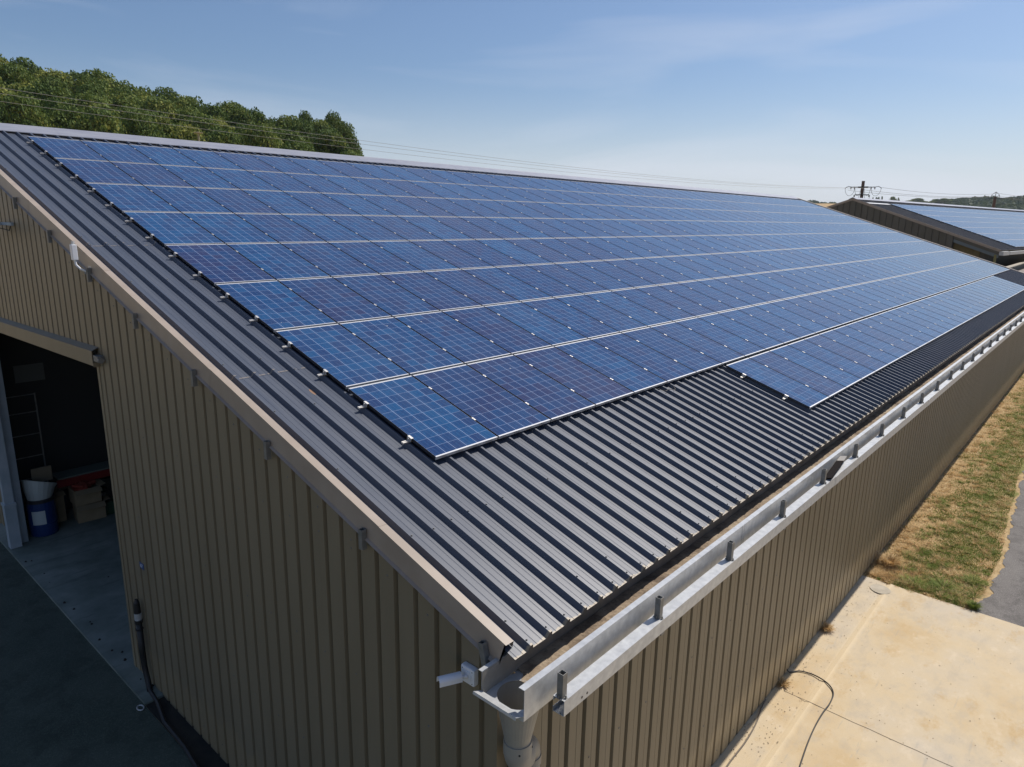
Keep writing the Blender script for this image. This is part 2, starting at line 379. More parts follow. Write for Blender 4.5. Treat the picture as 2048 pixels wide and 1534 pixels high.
# wavy-edged path
edge = []
kx = [10.94, 11.3, 12.0, 12.8, 14.0, 15.47, 17.2, 18.8, 20.4, 22.0, 25, 30, 40, 60, 90]
ky = [-4.22, -4.10, -4.30, -4.27, -4.32, -4.25, -4.12, -4.08, -3.98, -3.93, -3.9, -3.95, -3.9, -3.9, -3.9]
for x in np.arange(10.94, 90, .08):
    edge.append((float(x), float(np.interp(x, kx, ky)) + .03 * math.sin(x * 4.1) + .018 * math.sin(x * 11.3 + 1) + random.uniform(-.03, .03)))
poly = edge + [(90, -9), (10.94, -9)]
b = MB()
for i in range(len(edge) - 1):
    b.face([(edge[i][0], -9, Z0+.012), (edge[i+1][0], -9, Z0+.012), (edge[i+1][0], edge[i+1][1], Z0+.012), (edge[i][0], edge[i][1], Z0+.012)])
o = b.build("path", M['tar']); tag(o, kind="structure")
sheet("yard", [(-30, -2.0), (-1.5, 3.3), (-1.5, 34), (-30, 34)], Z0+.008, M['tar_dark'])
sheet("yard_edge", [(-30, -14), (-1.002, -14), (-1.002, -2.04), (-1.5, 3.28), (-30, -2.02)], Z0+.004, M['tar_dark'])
M['soil'] = noisy("damp_soil", (.012, .012, .01), (.03, .026, .02), 5, .95, bump=.6)
sheet("soil_strip", [(-1.5, -2.6), (-1.19, -2.04), (-1.19, 5.22), (-1.5, 5.22)], Z0+.016, M['soil'])
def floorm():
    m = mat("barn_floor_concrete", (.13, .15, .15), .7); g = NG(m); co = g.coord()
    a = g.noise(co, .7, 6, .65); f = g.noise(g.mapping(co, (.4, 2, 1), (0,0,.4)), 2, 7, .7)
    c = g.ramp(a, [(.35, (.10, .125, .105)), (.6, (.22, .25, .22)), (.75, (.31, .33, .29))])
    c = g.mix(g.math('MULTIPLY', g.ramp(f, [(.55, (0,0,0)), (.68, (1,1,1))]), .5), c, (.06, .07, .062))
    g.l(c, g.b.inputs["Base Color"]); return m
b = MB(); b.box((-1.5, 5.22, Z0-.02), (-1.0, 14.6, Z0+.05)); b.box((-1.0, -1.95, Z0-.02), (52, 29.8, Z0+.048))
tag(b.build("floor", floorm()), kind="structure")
# slab joint crack: thin recess strip
b = MB(); pts = [(5.80, -2.19 - .22 * k) for k in range(50)]
for i in range(len(pts) - 1):
    j1, j2 = .006 * math.sin(i * 2.3), .006 * math.sin((i + 1) * 2.3)
    b.face([(pts[i][0]+j1-.006, pts[i][1], Z0+.0385), (pts[i][0]+j1+.006, pts[i][1], Z0+.0385), (pts[i+1][0]+j2+.006, pts[i+1][1], Z0+.0385), (pts[i+1][0]+j2-.006, pts[i+1][1], Z0+.0385)])
for v in range(0): pass
b.v = [(x, y, z - .0165 + float(np.interp(y, [-14, -2.86, -2.70, -2.62, -2.54, -2.38, -2.03], [0, 0, .006, .014, -.010, 0, 0]))) for x, y, z in b.v]
o = b.build("slab_joint", mat("joint_dark", (.08, .06, .045), .9)); tag(o, kind="structure")

# ------------------------------------------------------------------ main barn
A = 0.3069; CA, SA = math.cos(A), math.sin(A)
def RP(u, v, h): return (u, v * CA - h * SA, v * SA + h * CA)
X0, X1 = -1.22, 48.05
VE, VR = -2.37, 14.48           # eave and ridge along the slope
RY, RZ = 13.85, 4.37            # ridge
barn = empty("barn", (0, 0, 0)); tag(barn, "long beige ribbed metal barn in the foreground under the blue solar roof", "barn")
def rib_profile(x0, x1, pitch, phase, hp, hc, top=.028, base=.072, minor=True):
    """list of (x, h): pans at hp, crests at hc; crest centres at phase + k*pitch"""
    P = [(x0, hp)]; k0 = math.floor((x0 - phase) / pitch) - 1; k = k0
    while phase + k * pitch < x1 + pitch:
        c = phase + k * pitch
        pts = [(c - base/2, hp), (c - top/2, hc), (c + top/2, hc), (c + base/2, hp)]
        if minor:
            for q in (.36, .64):
                m_ = c + pitch * q
                pts += [(m_ - .006, hp), (m_ - .002, hp - .002), (m_ + .002, hp - .002), (m_ + .006, hp)]
        P += [p for p in pts if x0 < p[0] < x1]; k += 1
    P.append((x1, hp)); return P
HP, HC = -.108, -.058
prof = rib_profile(-1.215, X1 - .02, .25, -.03, HP, HC)
b = MB()
for (va, vb, dh) in ((VE, 2.46, 0), (2.44, 7.0, .0022), (6.98, VR, .0044)):
    b.extrude(prof, lambda p: (p[0], va, p[1] + dh), lambda p: (p[0], vb, p[1] + dh))
    b.extrude(prof, lambda p: (p[0], va, p[1] + dh - .0018), lambda p: (p[0], va, p[1] + dh))
roof = b.build("roof", M['roof'], barn, rot=(A, 0, 0))
# underside liner so the interior is closed and the sheet reads with thickness
b = MB(); b.face([(X0+.04, VE+.12, HP-.012), (X1-.05, VE+.12, HP-.012), (X1-.05, VR, HP-.012), (X0+.04, VR, HP-.012)][::-1])
b.build("roof_lining", M['under'], barn, rot=(A, 0, 0))
# back slope
AB = math.atan((RZ + .9) / (30.0 - RY))
prof2 = rib_profile(-1.215, X1 - .02, .25, -.03, 0, .04, minor=False)
b = MB(); b.extrude(prof2, lambda p: (p[0], RY - .02, RZ - .1 + p[1]), lambda p: (p[0], 30.0, RZ - .1 - (30.0 - RY) * math.tan(AB) + p[1]))
b.build("roof", M['roof_far'], barn)
# ridge cap
b = MB(); XA, XB = -1.27, X1 + .06
cross = [(RP(0, 14.03, HC - .006)), (RP(0, 14.035, HC + .008)), (0, RY - .10, RZ - .012), (0, RY - .07, RZ + .006), (0, RY, RZ + .012), (0, RY + .1, RZ - .01), (0, RY + .48, RZ - .05 - .48 * math.tan(AB))]
segs = np.arange(XA, XB, 2.1).tolist() + [XB]
for i in range(len(segs) - 1):
    lift = .0015 * (i % 2)
    b.extrude(cross, lambda p: (segs[i] - .03, p[1], p[2] + lift), lambda p: (segs[i+1] + .0, p[1], p[2] + lift))
b.build("ridge_cap", M['ridge'], barn)
b = MB()   # dark foam closure under ridge cap
b.face([RP(X0, 14.06, HP), RP(X1, 14.06, HP), RP(X1, 14.06, HC - .007), RP(X0, 14.06, HC - .007)])
b.build("ridge_closure", M['dark'], barn)
# screws with washers
def screw(bm, u, v, h, r=.011):
    n = 6; i = len(bm.v)
    for rr_, hh in ((r, h), (r * .9, h + .006), (r * .45, h + .012)):
        for j in range(n): bm.v.append((u + rr_ * math.cos(j * math.pi / 3), v + rr_ * math.sin(j * math.pi / 3), hh))
    for a_ in (0, 6):
        for j in range(n): bm.f.append((i+a_+j, i+a_+(j+1) % n, i+a_+6+(j+1) % n, i+a_+6+j)); bm.m.append(0); bm.uv.append(None)
    bm.f.append(tuple(i + 12 + j for j in range(n))); bm.m.append(0); bm.uv.append(None)
b = MB()
for k in range(0, 212):
    c = -.03 + .25 * (k - 4)
    if c > X1 - .1: break
    screw(b, c, VE + .06, HC, .009)
    for v in (-2.05, -.85, .35, 1.55, 2.38, 2.75, 4.15, 5.4, 6.92, 7.3, 8.5, 9.8, 11, 12.3, 13.5):
        if (k % 2 == 0 or v in (-.85, 2.38, 6.92)) and random.random() < .62 and (c < -.05 or v < 0.0 and c < 7.0 or v < -1.8):
            screw(b, c + random.uniform(-.004, .004), v + random.uniform(-.02, .02), HC + (.0044 if v > 7 else .0022 if v > 2.46 else 0), .010)
            if random.random() < .3: screw(b, c + .05, v + .09, HP + .002, .007)
o = b.build("roof_screw", M['galv_dark'], barn, rot=(A, 0, 0)); tag(o, kind="stuff")
# verge trims (near and far)
def verge(xo, xi, sgn, name):
    bb = MB(); cuts = [VE + .10, -.62, 2.6, 5.8, 9.0, 12.2, VR + .02]
    for i in range(len(cuts) - 1):
        d = .002 * (i % 2)
        cr = [(xi - sgn*.012, HP + .003), (xi, -.028 + d), (xo - sgn*d, -.022 + d), (xo - sgn*d, -.232 - d), (xo - sgn*(d - .03), -.245 - d)]
        bb.extrude(cr, lambda p: RP(p[0], cuts[i], p[1]), lambda p: RP(p[0], cuts[i+1] + .04, p[1]))
    bb.extrude([(xi, -.028), (xo, -.022), (xo, -.232)], lambda p: RP(p[0], VE + .10, p[1]), lambda p: RP(xi if p[0] == xi else p[0] + sgn*.0, VE + .115, p[1] - .006))
    return bb.build(name, M['trim'], barn)
verge(-1.25, -1.155, -1, "verge_trim")
b = MB(); b.extrude([(X1 - .12, HP + .003), (X1 - .12, -.02), (X1 + .03, -.012), (X1 + .03, -.23)], lambda p: RP(p[0], VE + .1, p[1]), lambda p: RP(p[0], VR, p[1])); b.build("verge_trim", M['trim'], barn)
b = MB()
for s_, xo in ((1, -1.25), (1, X1 + .03)):
    b.extrude([(xo + .1, RZ - .06), (xo, RZ - .02), (xo, RZ - .24)], lambda p: (p[0], RY, p[1]), lambda p: (p[0], 30.0, p[1] - (30.0 - RY) * math.tan(AB)))
b.build("verge_trim", M['trim'], barn)
# gable wall, near (door opening y 6.35..13.2, z < .45)
def roofline(y):
    return (y * math.tan(A) - .118 / CA) if y < RY else RZ - .15 - (y - RY) * math.tan(AB)
def groove_profile(a0, a1, pitch, phase, face, depth, wd=.068, minor=False):
    P = [(a0, face)]; k = math.floor((a0 - phase) / pitch) - 1
    while phase + k * pitch < a1 + pitch:
        c = phase + k * pitch
        pts = [(c - wd/2, face), (c - wd/2 + .012, face + depth), (c + wd/2 - .012, face + depth), (c + wd/2, face)]
        if minor:
            m_ = c + pitch * .56; pts += [(m_ - .004, face), (m_, face + depth * .12), (m_ + .004, face)]
        P += [p for p in pts if a0 < p[0] < a1]; k += 1
    P.append((a1, face)); return P
DY0, DY1, DZ = 6.35, 13.2, .22
b = MB()
def gable_strip(P, zb, sgn=1):
    pr = [p for p in P]
    for i in range(len(pr) - 1):
        (ya, xa), (yb, xb) = pr[i], pr[i+1]
        b.face([(xa, ya, zb), (xb, yb, zb), (xb, yb, roofline(yb)), (xa, ya, roofline(ya))])
gp = groove_profile(-2.05, DY0, .275, 6.375 - .275 * 40, X0, .044); gable_strip(gp, Z0 + .03)
gp = groove_profile(DY0, DY1, .275, 6.375, X0, .044); gable_strip(gp, DZ)
gp = groove_profile(DY1, 29.9, .275, 6.375, X0, .044); gable_strip(gp, Z0 + .03)
b.build("gable_wall", M['wall'], barn)
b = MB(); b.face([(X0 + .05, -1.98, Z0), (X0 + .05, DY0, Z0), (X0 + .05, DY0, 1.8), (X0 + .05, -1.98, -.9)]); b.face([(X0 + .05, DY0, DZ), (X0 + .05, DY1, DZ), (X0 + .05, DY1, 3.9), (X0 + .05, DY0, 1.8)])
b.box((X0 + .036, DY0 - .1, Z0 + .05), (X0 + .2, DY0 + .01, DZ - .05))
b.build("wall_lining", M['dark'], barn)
b = MB()   # door jamb trim + hidden head trim
b.box((X0 - .012, DY0 - .075, Z0 + .03), (X0 + .035, DY0 + .012, DZ + .02))
b.build("door_jamb", M['wall'], barn)
b = MB(); b.box((X0 - .02, DY1 - .2, Z0 + .05), (X0 + .16, DY1 + .12, DZ)); b.build("door_post", M['steel'], barn)
b = MB(); b.box((-1.46, DY1 - .42, Z0 + .06), (-1.24, DY1 - .22, -4.0)); b.box((-1.44, DY1 - .40, -4.0), (-1.26, DY1 - .24, DZ - .1)); b.box((-1.47, DY1 - .45, -4.02), (-1.23, DY1 - .19, -3.95))
b.build("sliding_door_edge", M['steel'], barn)
# sliding door track cover: sloping top and vertical face
b = MB(); cr = [(X0 - .002, .53), (-1.32, .48), (-1.32, .25), (-1.30, .25), (-1.30, .46), (X0 - .002, .51)]
b.extrude(cr, lambda p: (p[0], 6.22, p[1]), lambda p: (p[0], 15.5, p[1] - .21), closed=True)
b.box((-1.318, 6.215, .23), (X0, 6.222, .30))
b.build("door_track_cover", M['wall'], barn)
b = MB(); b.box((-1.31, 6.02, .33), (-1.225, 6.21, .42)); b.tube([(-1.27, 5.99, .36), (-1.27, 6.1, .36)], .045, 10)
b.build("track_end", M['galv_dark'], barn)
# long wall
lp = groove_profile(X0, X1, .2785, -.498, -2.05, .040, .070, True)
b = MB(); b.extrude(lp, lambda p: (p[0], p[1], Z0 + .06), lambda p: (p[0], p[1], -.90)); b.build("long_wall", M['wall'], barn)
b = MB(); b.face([(X0+.02, -1.99, Z0), (X1, -1.99, Z0), (X1, -1.99, -.86), (X0+.02, -1.99, -.86)]); b.box((X0+.01, -2.03, Z0 - .1), (X1, -1.985, Z0 + .055)); b.build("wall_lining", M['dark'], barn)
b = MB(); b.box((X0 - .008, -2.058, Z0 + .06), (X0 + .05, -1.96, -.93)); b.build("corner_trim", M['wall'], barn)
b = MB()
for k in range(0, 176):
    x = -.498 + .2785 * k + .12
    for z in (-1.35, -2.75, -4.1, -4.85):
        if x < 26 and k % 2 == 0: b.tube([(x, -2.049, z), (x, -2.056, z)], [.011, .008], 6)
o = b.build("wall_screw", M['galv_dark'], barn); tag(o, kind="stuff")
b = MB()
for k in range(-16, 30):
    y = 6.375 - .275 * k + .12
    if -2 < y < 12:
        for z in (roofline(y) - .35, -.6, -2.0, -3.4, -4.8):
            if (y < DY0 or z > .6) and z < roofline(y) - .3 and k % 2 == 0: b.tube([(X0 + .001, y, z), (X0 - .006, y, z)], [.011, .008], 6)
o = b.build("wall_screw", M['galv_dark'], barn); tag(o, kind="stuff")
# far gable, back wall
b = MB(); b.face([(X1, -2.05, Z0), (X1, 30, Z0), (X1, 30, roofline(29.95)), (X1, RY, RZ - .2), (X1, -2.05, -.95)])
b.face([(X0, 29.9, Z0), (X1, 29.9, Z0), (X1, 29.9, -.95), (X0, 29.9, -.95)]); b.build("rear_wall", M['wall'], barn)
# galvanised sockets fixed under the verge
def socket_mesh(hh, tilt=0):
    bb = MB(); t, o_ = .005, .027
    for (a0, a1) in (((-o_, -o_), (o_, -o_ + t)), ((-o_, o_ - t), (o_, o_)), ((-o_, -o_ + t), (-o_ + t, o_ - t)), ((o_ - t, -o_ + t), (o_, o_ - t))):
        bb.box((a0[0], a0[1], 0), (a1[0], a1[1], hh))
    return bb
s0 = socket_mesh(.20).build("rail_socket", M['galv_dark'], barn)
for k, (y, z) in enumerate([(9.22, 2.55), (7.61, 2.04), (6.03, 1.54), (4.50, 1.03), (2.88, .52), (1.26, 0.0), (-.38, -.48), (-1.98, -.95)]):
    o = s0 if k == 0 else s0.copy()
    if k: COL.objects.link(o); o.parent = barn
    o.location = (-1.283, y, z - .005); o.rotation_euler = (rad(-14) if k == 7 else 0, 0, 0)

# gutter
gut = MB(); GX0 = -1.45; t = .004
def U(bm, xa, xb, m=0):
    bm.box((xa, -2.09, -1.075), (xb, -2.086, -.865), m)           # inner upright
    bm.box((xa, -2.086, -.869), (xb, -2.052, -.865), m)
    bm.box((xa, -2.522, -1.08), (xb, -2.518, -.812), m)            # outer upright
    bm.box((xa, -2.518, -.8165), (xb, -2.465, -.812), m)           # top flange
    bm.box((xa, -2.468, -.826), (xb, -2.465, -.8165), m)
U(gut, GX0, X1 + .1)
gut.box((-1.06, -2.518, -1.08), (X1 + .1, -2.09, -1.076))
hc, hr = (-1.25, -2.30), .172; NS = 32
ring = [(hc[0] + hr * math.cos(2*math.pi*j/NS), hc[1] + hr * math.sin(2*math.pi*j/NS)) for j in range(NS)]
def onrect(a):
    x0, x1, y0, y1 = GX0, -1.06, -2.518, -2.09; dx, dy = math.cos(a), math.sin(a)
    ts = [((x1 if dx > 0 else x0) - hc[0]) / dx if abs(dx) > 1e-6 else 1e9, ((y1 if dy > 0 else y0) - hc[1]) / dy if abs(dy) > 1e-6 else 1e9]
    tt = min(ts); return (hc[0] + dx * tt, hc[1] + dy * tt)
outer = [onrect(2*math.pi*j/NS) for j in range(NS)]
for j in range(NS):
    k = (j + 1) % NS
    gut.face([(*ring[j], -1.076), (*outer[j], -1.076), (*outer[k], -1.076), (*ring[k], -1.076)])
# end plate: low upstand with a folded lip
gut.box((GX0 - .004, -2.518, -1.08), (GX0, -2.09, -1.035))
gut.extrude([(-2.516,), (-2.075,)], lambda p: (GX0 - .004, p[0], -1.035), lambda p: (GX0 - .082, p[0], -1.000))
gut.extrude([(-2.516,), (-2.075,)], lambda p: (GX0 - .082, p[0], -1.000), lambda p: (GX0 - .088, p[0], -1.022))
# seam straps
for x in np.arange(2.45, X1, 3.98):
    gut.box((x, -2.5255, -1.075), (x + .012, -2.5225, -.81)); gut.box((x - .05, -2.524, -1.07), (x, -2.5225, -.815))
gutter = gut.build("gutter", M['galv'], barn)
gi = MB()   # darker lining over the inner face
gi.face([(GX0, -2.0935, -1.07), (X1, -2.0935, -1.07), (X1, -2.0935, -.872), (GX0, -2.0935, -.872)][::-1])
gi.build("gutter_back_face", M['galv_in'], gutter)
# silt bed
xs = np.concatenate([np.linspace(-1.06, 12, 420), np.linspace(12.1, X1, 300)]); ysl = np.linspace(-2.093, -2.517, 9)
vv = []; ff = []
for i, x in enumerate(xs):
    for j, y in enumerate(ysl):
        e_ = 0 if i else .03 * math.sin(j * 2.1) + .02 * random.random() + .10 * ((j - 4) / 4) ** 2 - .06
        vv.append((x + e_, y, -1.062 + .010 * math.sin(x * 3.1 + y * 9) * math.sin(x * 1.3) + random.uniform(0, .007) - (0.012 if i == 0 else 0)))
for i in range(len(xs) - 1):
    for j in range(8): ff.append((i*9+j, (i+1)*9+j, (i+1)*9+j+1, i*9+j+1))
me = bpy.data.meshes.new("silt"); me.from_pydata(vv, [], ff); me.materials.append(M['dirt'])
o = bpy.data.objects.new("silt", me); COL.objects.link(o); o.parent = gutter
# outlet cone
b = MB(); n = 32
rings = [(-1.077, hr, 0), (-1.09, hr + .012, 0), (-1.47, .108, 0), (-1.50, .105, 0)]
for k in range(len(rings) - 1):
    z0_, r0_, _ = rings[k]; z1_, r1_, _ = rings[k+1]
    for j in range(n):
        a0, a1 = 2*math.pi*j/n, 2*math.pi*(j+1)/n
        b.face([(hc[0]+r0_*math.cos(a0), hc[1]+r0_*math.sin(a0), z0_), (hc[0]+r0_*math.cos(a1), hc[1]+r0_*math.sin(a1), z0_), (hc[0]+r1_*math.cos(a1), hc[1]+r1_*math.sin(a1), z1_), (hc[0]+r1_*math.cos(a0), hc[1]+r1_*math.sin(a0), z1_)])
# shift the lower rings slightly: keep cone vertical
b.build("gutter_outlet", M['zinc'], gutter, smooth=True)
# downpipe with two elbows
b = MB()
pth = [(hc[0], hc[1], -1.50), (hc[0], hc[1], -1.60)]
for k in range(1, 9):
    a_ = k / 8 * rad(78); pth.append((hc[0] + .12 * (1 - math.cos(a_)) * 1.0, hc[1] + .03 * (1 - math.cos(a_)), -1.60 - .12 * math.sin(a_)))
bx, by, bz = pth[-1]
pth += [(bx + .06, by + .04, bz - .012)]
cx, cy, cz = pth[-1]
for k in range(1, 9):
    a_ = k / 8 * rad(80); pth.append((cx + .12 * math.sin(a_), cy + .05 * math.sin(a_), cz - .12 * (1 - math.cos(a_)) - .01))
ex, ey, ez = pth[-1]; pth += [(ex, ey, ez - .3), (ex, ey, Z0 + .02)]
b.tube(pth, [.110] * 3 + [.108] * (len(pth) - 3), 28)
dp = b.build("downpipe", M['zinc'], barn, smooth=True)
b = MB(); b.tube([(hc[0], hc[1], -1.485), (hc[0], hc[1], -1.60)], .116, 28); b.build("pipe_collar", M['zinc'], dp); b = MB(); b.tube([(ex, ey, ez - .02), (ex, ey, ez - .1)], .115, 28)
b.build("pipe_collar", M['zinc'], dp, smooth=False)
for a_ in (-2.3, -1.0):
    b = MB(); b.tube([(hc[0] + .115*math.cos(a_), hc[1] + .115*math.sin(a_), -1.54), (hc[0] + .121*math.cos(a_), hc[1] + .121*math.sin(a_), -1.54)], .008, 8)
    b.build("rivet", M['dark'], dp)

# galvanised eave beam carrying the guard rail sockets
b = MB(); BX0 = -1.20; y0, y1, z0, z1 = -2.705, -2.598, -1.085, -.952
b.box((BX0, y0, z1 - .004), (X1 + .1, y1, z1)); b.box((BX0, y0, z0), (X1 + .1, y0 + .004, z1 - .004))
b.box((BX0, y0 + .004, z0), (X1 + .1, y1, z0 + .004)); b.box((BX0, y1 - .004, z0 + .004), (X1 + .1, y1, z0 + .04)); b.box((BX0, y1 - .004, z1 - .04), (X1 + .1, y1, z1 - .004))
for x in np.arange(5.2, X1, 6.02): b.box((x, y0 - .003, z0 - .002), (x + .16, y0, z1 - .004)); 
for x in (-.97, -.90):
    b.tube([(x, y0 - .0015, -1.045), (x, y0 + .002, -1.045)], .011, 14, 1)
for x in (BX0 + .0,):
    b.box((x - .003, y0 + .03, z0 + .01), (x - .0005, y0 + .034, z0 + .02), 1)
beam = b.build("eave_beam", [M['galv'], M['dark']], barn)
b = MB(); b.box((-.03, -2.60, -1.12), (.03, -2.03, -1.09)); b.box((-.03, -2.70, -1.115), (.03, -2.58, -1.088))
br = b.build("beam_bracket", M['galv_dark'], beam)
for k, x in enumerate(np.arange(.3, X1, 3.0)):
    o = br if k == 0 else br.copy()
    if k: COL.objects.link(o); o.parent = beam
    o.location = (x, 0, 0)
b = socket_mesh(.205)
b.box((-.045, -.012, 0), (-.027, .012, .004)); b.box((.027, -.012, 0), (.05, .012, .004)); b.box((-.012, -.05, 0), (.012, -.027, .004)); b.box((-.012, .027, 0), (.012, .045, .004))
for (x, y) in ((.038, 0), (-.036, 0), (0, -.04), (0, .036)): b.tube([(x, y, 0), (x, y, .028)], .007, 8)
s1 = b.build("rail_socket", M['galv_dark'], beam)
xs = [-1.165] + [.28 + 1.505 * k for k in range(35) if .28 + 1.505 * k < X1]
for k, x in enumerate(xs):
    o = s1 if k == 0 else s1.copy()
    if k: COL.objects.link(o); o.parent = beam
    o.location = (x, -2.652, z1 + .0005)
# interior: portal frames visible through the doorway + pale panels on the inner partition
b = MB()
b.box((4.6, 13.3, Z0 + .05), (4.8, 13.5, 3.7))
b.build("inner_post", M['galv_dark'], barn)
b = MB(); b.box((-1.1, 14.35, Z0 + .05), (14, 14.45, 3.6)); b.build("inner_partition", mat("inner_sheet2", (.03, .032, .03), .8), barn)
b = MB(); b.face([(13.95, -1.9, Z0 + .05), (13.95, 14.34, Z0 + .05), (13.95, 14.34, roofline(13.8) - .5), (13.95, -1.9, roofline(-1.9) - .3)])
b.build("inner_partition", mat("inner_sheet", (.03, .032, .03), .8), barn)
pane = mat("dusty_pane", (.12, .13, .12), .6)
for (x, z) in ((-.55, -1.55), (1.35, -1.5)):
    b = MB(); b.box((x, 14.33, z), (x + .62, 14.349, z + .42)); b.build("partition_window", pane, barn)

# ------------------------------------------------------------------ solar panels
PW, PL, PU, PV = .999, 1.65, 1.022, 1.688
def panel_parts(bm_f, bm_g, ox=0, oy=0, uo=(0, 0), fm=0, gm=(0, 1), bk=2, fm2=1):
    fr, dp_ = .010, .038
    # frame: four bars
    fs = .0025
    for (a0, a1) in (((0, 0), (PW, fr)), ((0, PL - fr), (PW, PL)), ((0, fr), (fs, PL - fr)), ((PW - fs, fr), (PW, PL - fr))):
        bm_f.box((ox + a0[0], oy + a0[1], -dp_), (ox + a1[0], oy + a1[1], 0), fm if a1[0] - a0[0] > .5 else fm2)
    z = -.0025; cx0, cx1, cy0, cy1 = .0035, PW - .0035, .022, PL - .022
    bm_g.face([(ox+cx0, oy+cy0, z), (ox+cx1, oy+cy0, z), (ox+cx1, oy+cy1, z), (ox+cx0, oy+cy1, z)], gm[0], [(uo[0], uo[1]), (uo[0]+6, uo[1]), (uo[0]+6, uo[1]+10), (uo[0], uo[1]+10)])
    for (a0, a1) in (((fs, fr), (PW-fs, cy0)), ((fs, cy1), (PW-fs, PL-fr)), ((fs, cy0), (cx0, cy1)), ((cx1, cy0), (PW-fs, cy1))):
        bm_g.face([(ox+a0[0], oy+a0[1], z), (ox+a1[0], oy+a0[1], z), (ox+a1[0], oy+a1[1], z), (ox+a0[0], oy+a1[1], z)], gm[1])
    bm_g.face([(ox+fr, oy+fr, -.008), (ox+fr, oy+PL-fr, -.008), (ox+PW-fr, oy+PL-fr, -.008), (ox+PW-fr, oy+fr, -.008)], bk)
def clamp_mid(bm, ox=0, oy=0, m=0):    # centred on the seam left of a panel
    bm.box((ox - .024, oy - .030, .0005), (ox + .001, oy + .030, .0045), m); bm.tube([(ox - .010, oy, .0045), (ox - .010, oy, .0095)], .0065, 6, m)
    bm.box((ox - .016, oy - .03, -.04), (ox - .004, oy + .03, .0005), m)
def clamp_end(bm, ox=0, oy=0, m=0):
    bm.box((ox - .022, oy - .035, .0005), (ox + .010, oy + .035, .0045), m); bm.box((ox - .022, oy - .035, -.045), (ox - .017, oy + .035, .0005), m)
    bm.box((ox - .060, oy - .02, -.052), (ox - .022, oy + .02, -.046), m); bm.tube([(ox - .032, oy, -.046), (ox - .032, oy, -.005)], .006, 6, m)
CV = (.44, 1.27)
cells = []
for row in range(8):
    for c in range(46): cells.append((row, c))
for c in range(7, 39): cells.append((-1, c))
def pos(row, c):
    v0 = row * PV if row >= 0 else -1.725
    return c * PU, v0
def dist(rc):
    u, v = pos(*rc); p = Vector(RP(u + .5, v + .8, 0)); d = (p - CAM); n_ = Vector((0, -SA, CA))
    return abs(d.dot(n_)) / d.length ** 3
cells.sort(key=dist, reverse=True)
near, far = cells[:300], cells[300:]
proto = empty("solar_panel")
f_, g_ = MB(), MB(); panel_parts(f_, g_)
fo = f_.build("frame", [M['alu_dull'], M['frame_side_shade']], proto); gl = g_.build("cell_sheet", [M['pv'], M['back_sheet'], M['under']], proto)
cm_, ce_ = MB(), MB(); clamp_mid(cm_); clamp_end(ce_)
cmid = cm_.build("clamp", M['alu'], proto); cend = ce_.build("clamp", M['alu'], None)
for first, (row, c) in enumerate(near):
    u, v = pos(row, c)
    if first == 0:
        p = proto; p_fr, p_gl = fo, gl; COL.objects.unlink(cmid)
        cmid.parent = None
    else:
        p = proto.copy(); COL.objects.link(p)
        for src in (fo, gl):
            q = src.copy(); COL.objects.link(q); q.parent = p
    p.location = RP(u, v, 0); p.rotation_euler = (A, 0, 0)
    edge_ = (c == 0 or (row == -1 and c == 7))
    for cv in CV:
        q = (cend if edge_ else cmid).copy(); COL.objects.link(q); q.parent = p; q.location = (0, cv, 0)
    if row == -1:
        lab = f"blue solar panel, {ordn(c - 6)} from the left in the short lowest row by the eave"
    else:
        rn = {7: 'topmost', 6: 'second', 5: 'third', 4: 'fourth', 3: 'fifth', 2: 'sixth', 1: 'seventh', 0: 'eighth'}[row]
        lab = f"blue solar panel, {ordn(c + 1)} from the left in the {rn} row below the ridge"
    tag(p, lab, "solar panel", "solar panels on the near barn roof")
COL.objects.unlink(cend)

# neighbouring barn: own axes (x along its ridge, y towards its far side), turned 6.9 degrees
NA_ = rad(18.62); NC, NS_ = math.cos(NA_), math.sin(NA_); NZ = 4.708; NE = -11.956
NM = Matrix.Translation((64.4, 14.413, 0)) @ Matrix.Rotation(rad(-6.914), 4, 'Z')
def NP(u, v, h): return (u, NE + v * NC - h * NS_, NZ + NE * math.tan(NA_) + v * NS_ + h * NC)
fb = MB()
def add_far(T, ox, oy, uo, c0):
    base = len(fb.v); panel_parts(fb, fb, ox, oy, uo, 0, (1, 2), 3, 5)
    if c0:
        for cv in CV: clamp_mid(fb, ox, oy + cv, 4)
    for i in range(base, len(fb.v)): fb.v[i] = T(*fb.v[i])
for (row, c) in far:
    u, v = pos(row, c); add_far(RP, u, v, (100 * c, 100 * (row + 2)), True)
for c in range(66):
    for r_ in range(7):
        add_far(lambda x, y, z: tuple(NM @ Vector(NP(x, y * .94, z + .12))), 5.2 + c * PU, .20 + r_ * PV, (100 * (c + 60), 100 * r_), True)
o = fb.build("solar_panel", [M['alu_dull'], M['pv'], M['back_sheet'], M['under'], M['alu'], M['frame_side_shade']])
tag(o, "mass of far solar panels at the distant roof end and on the neighbouring barn", "solar panels", "solar panels far away", "stuff")

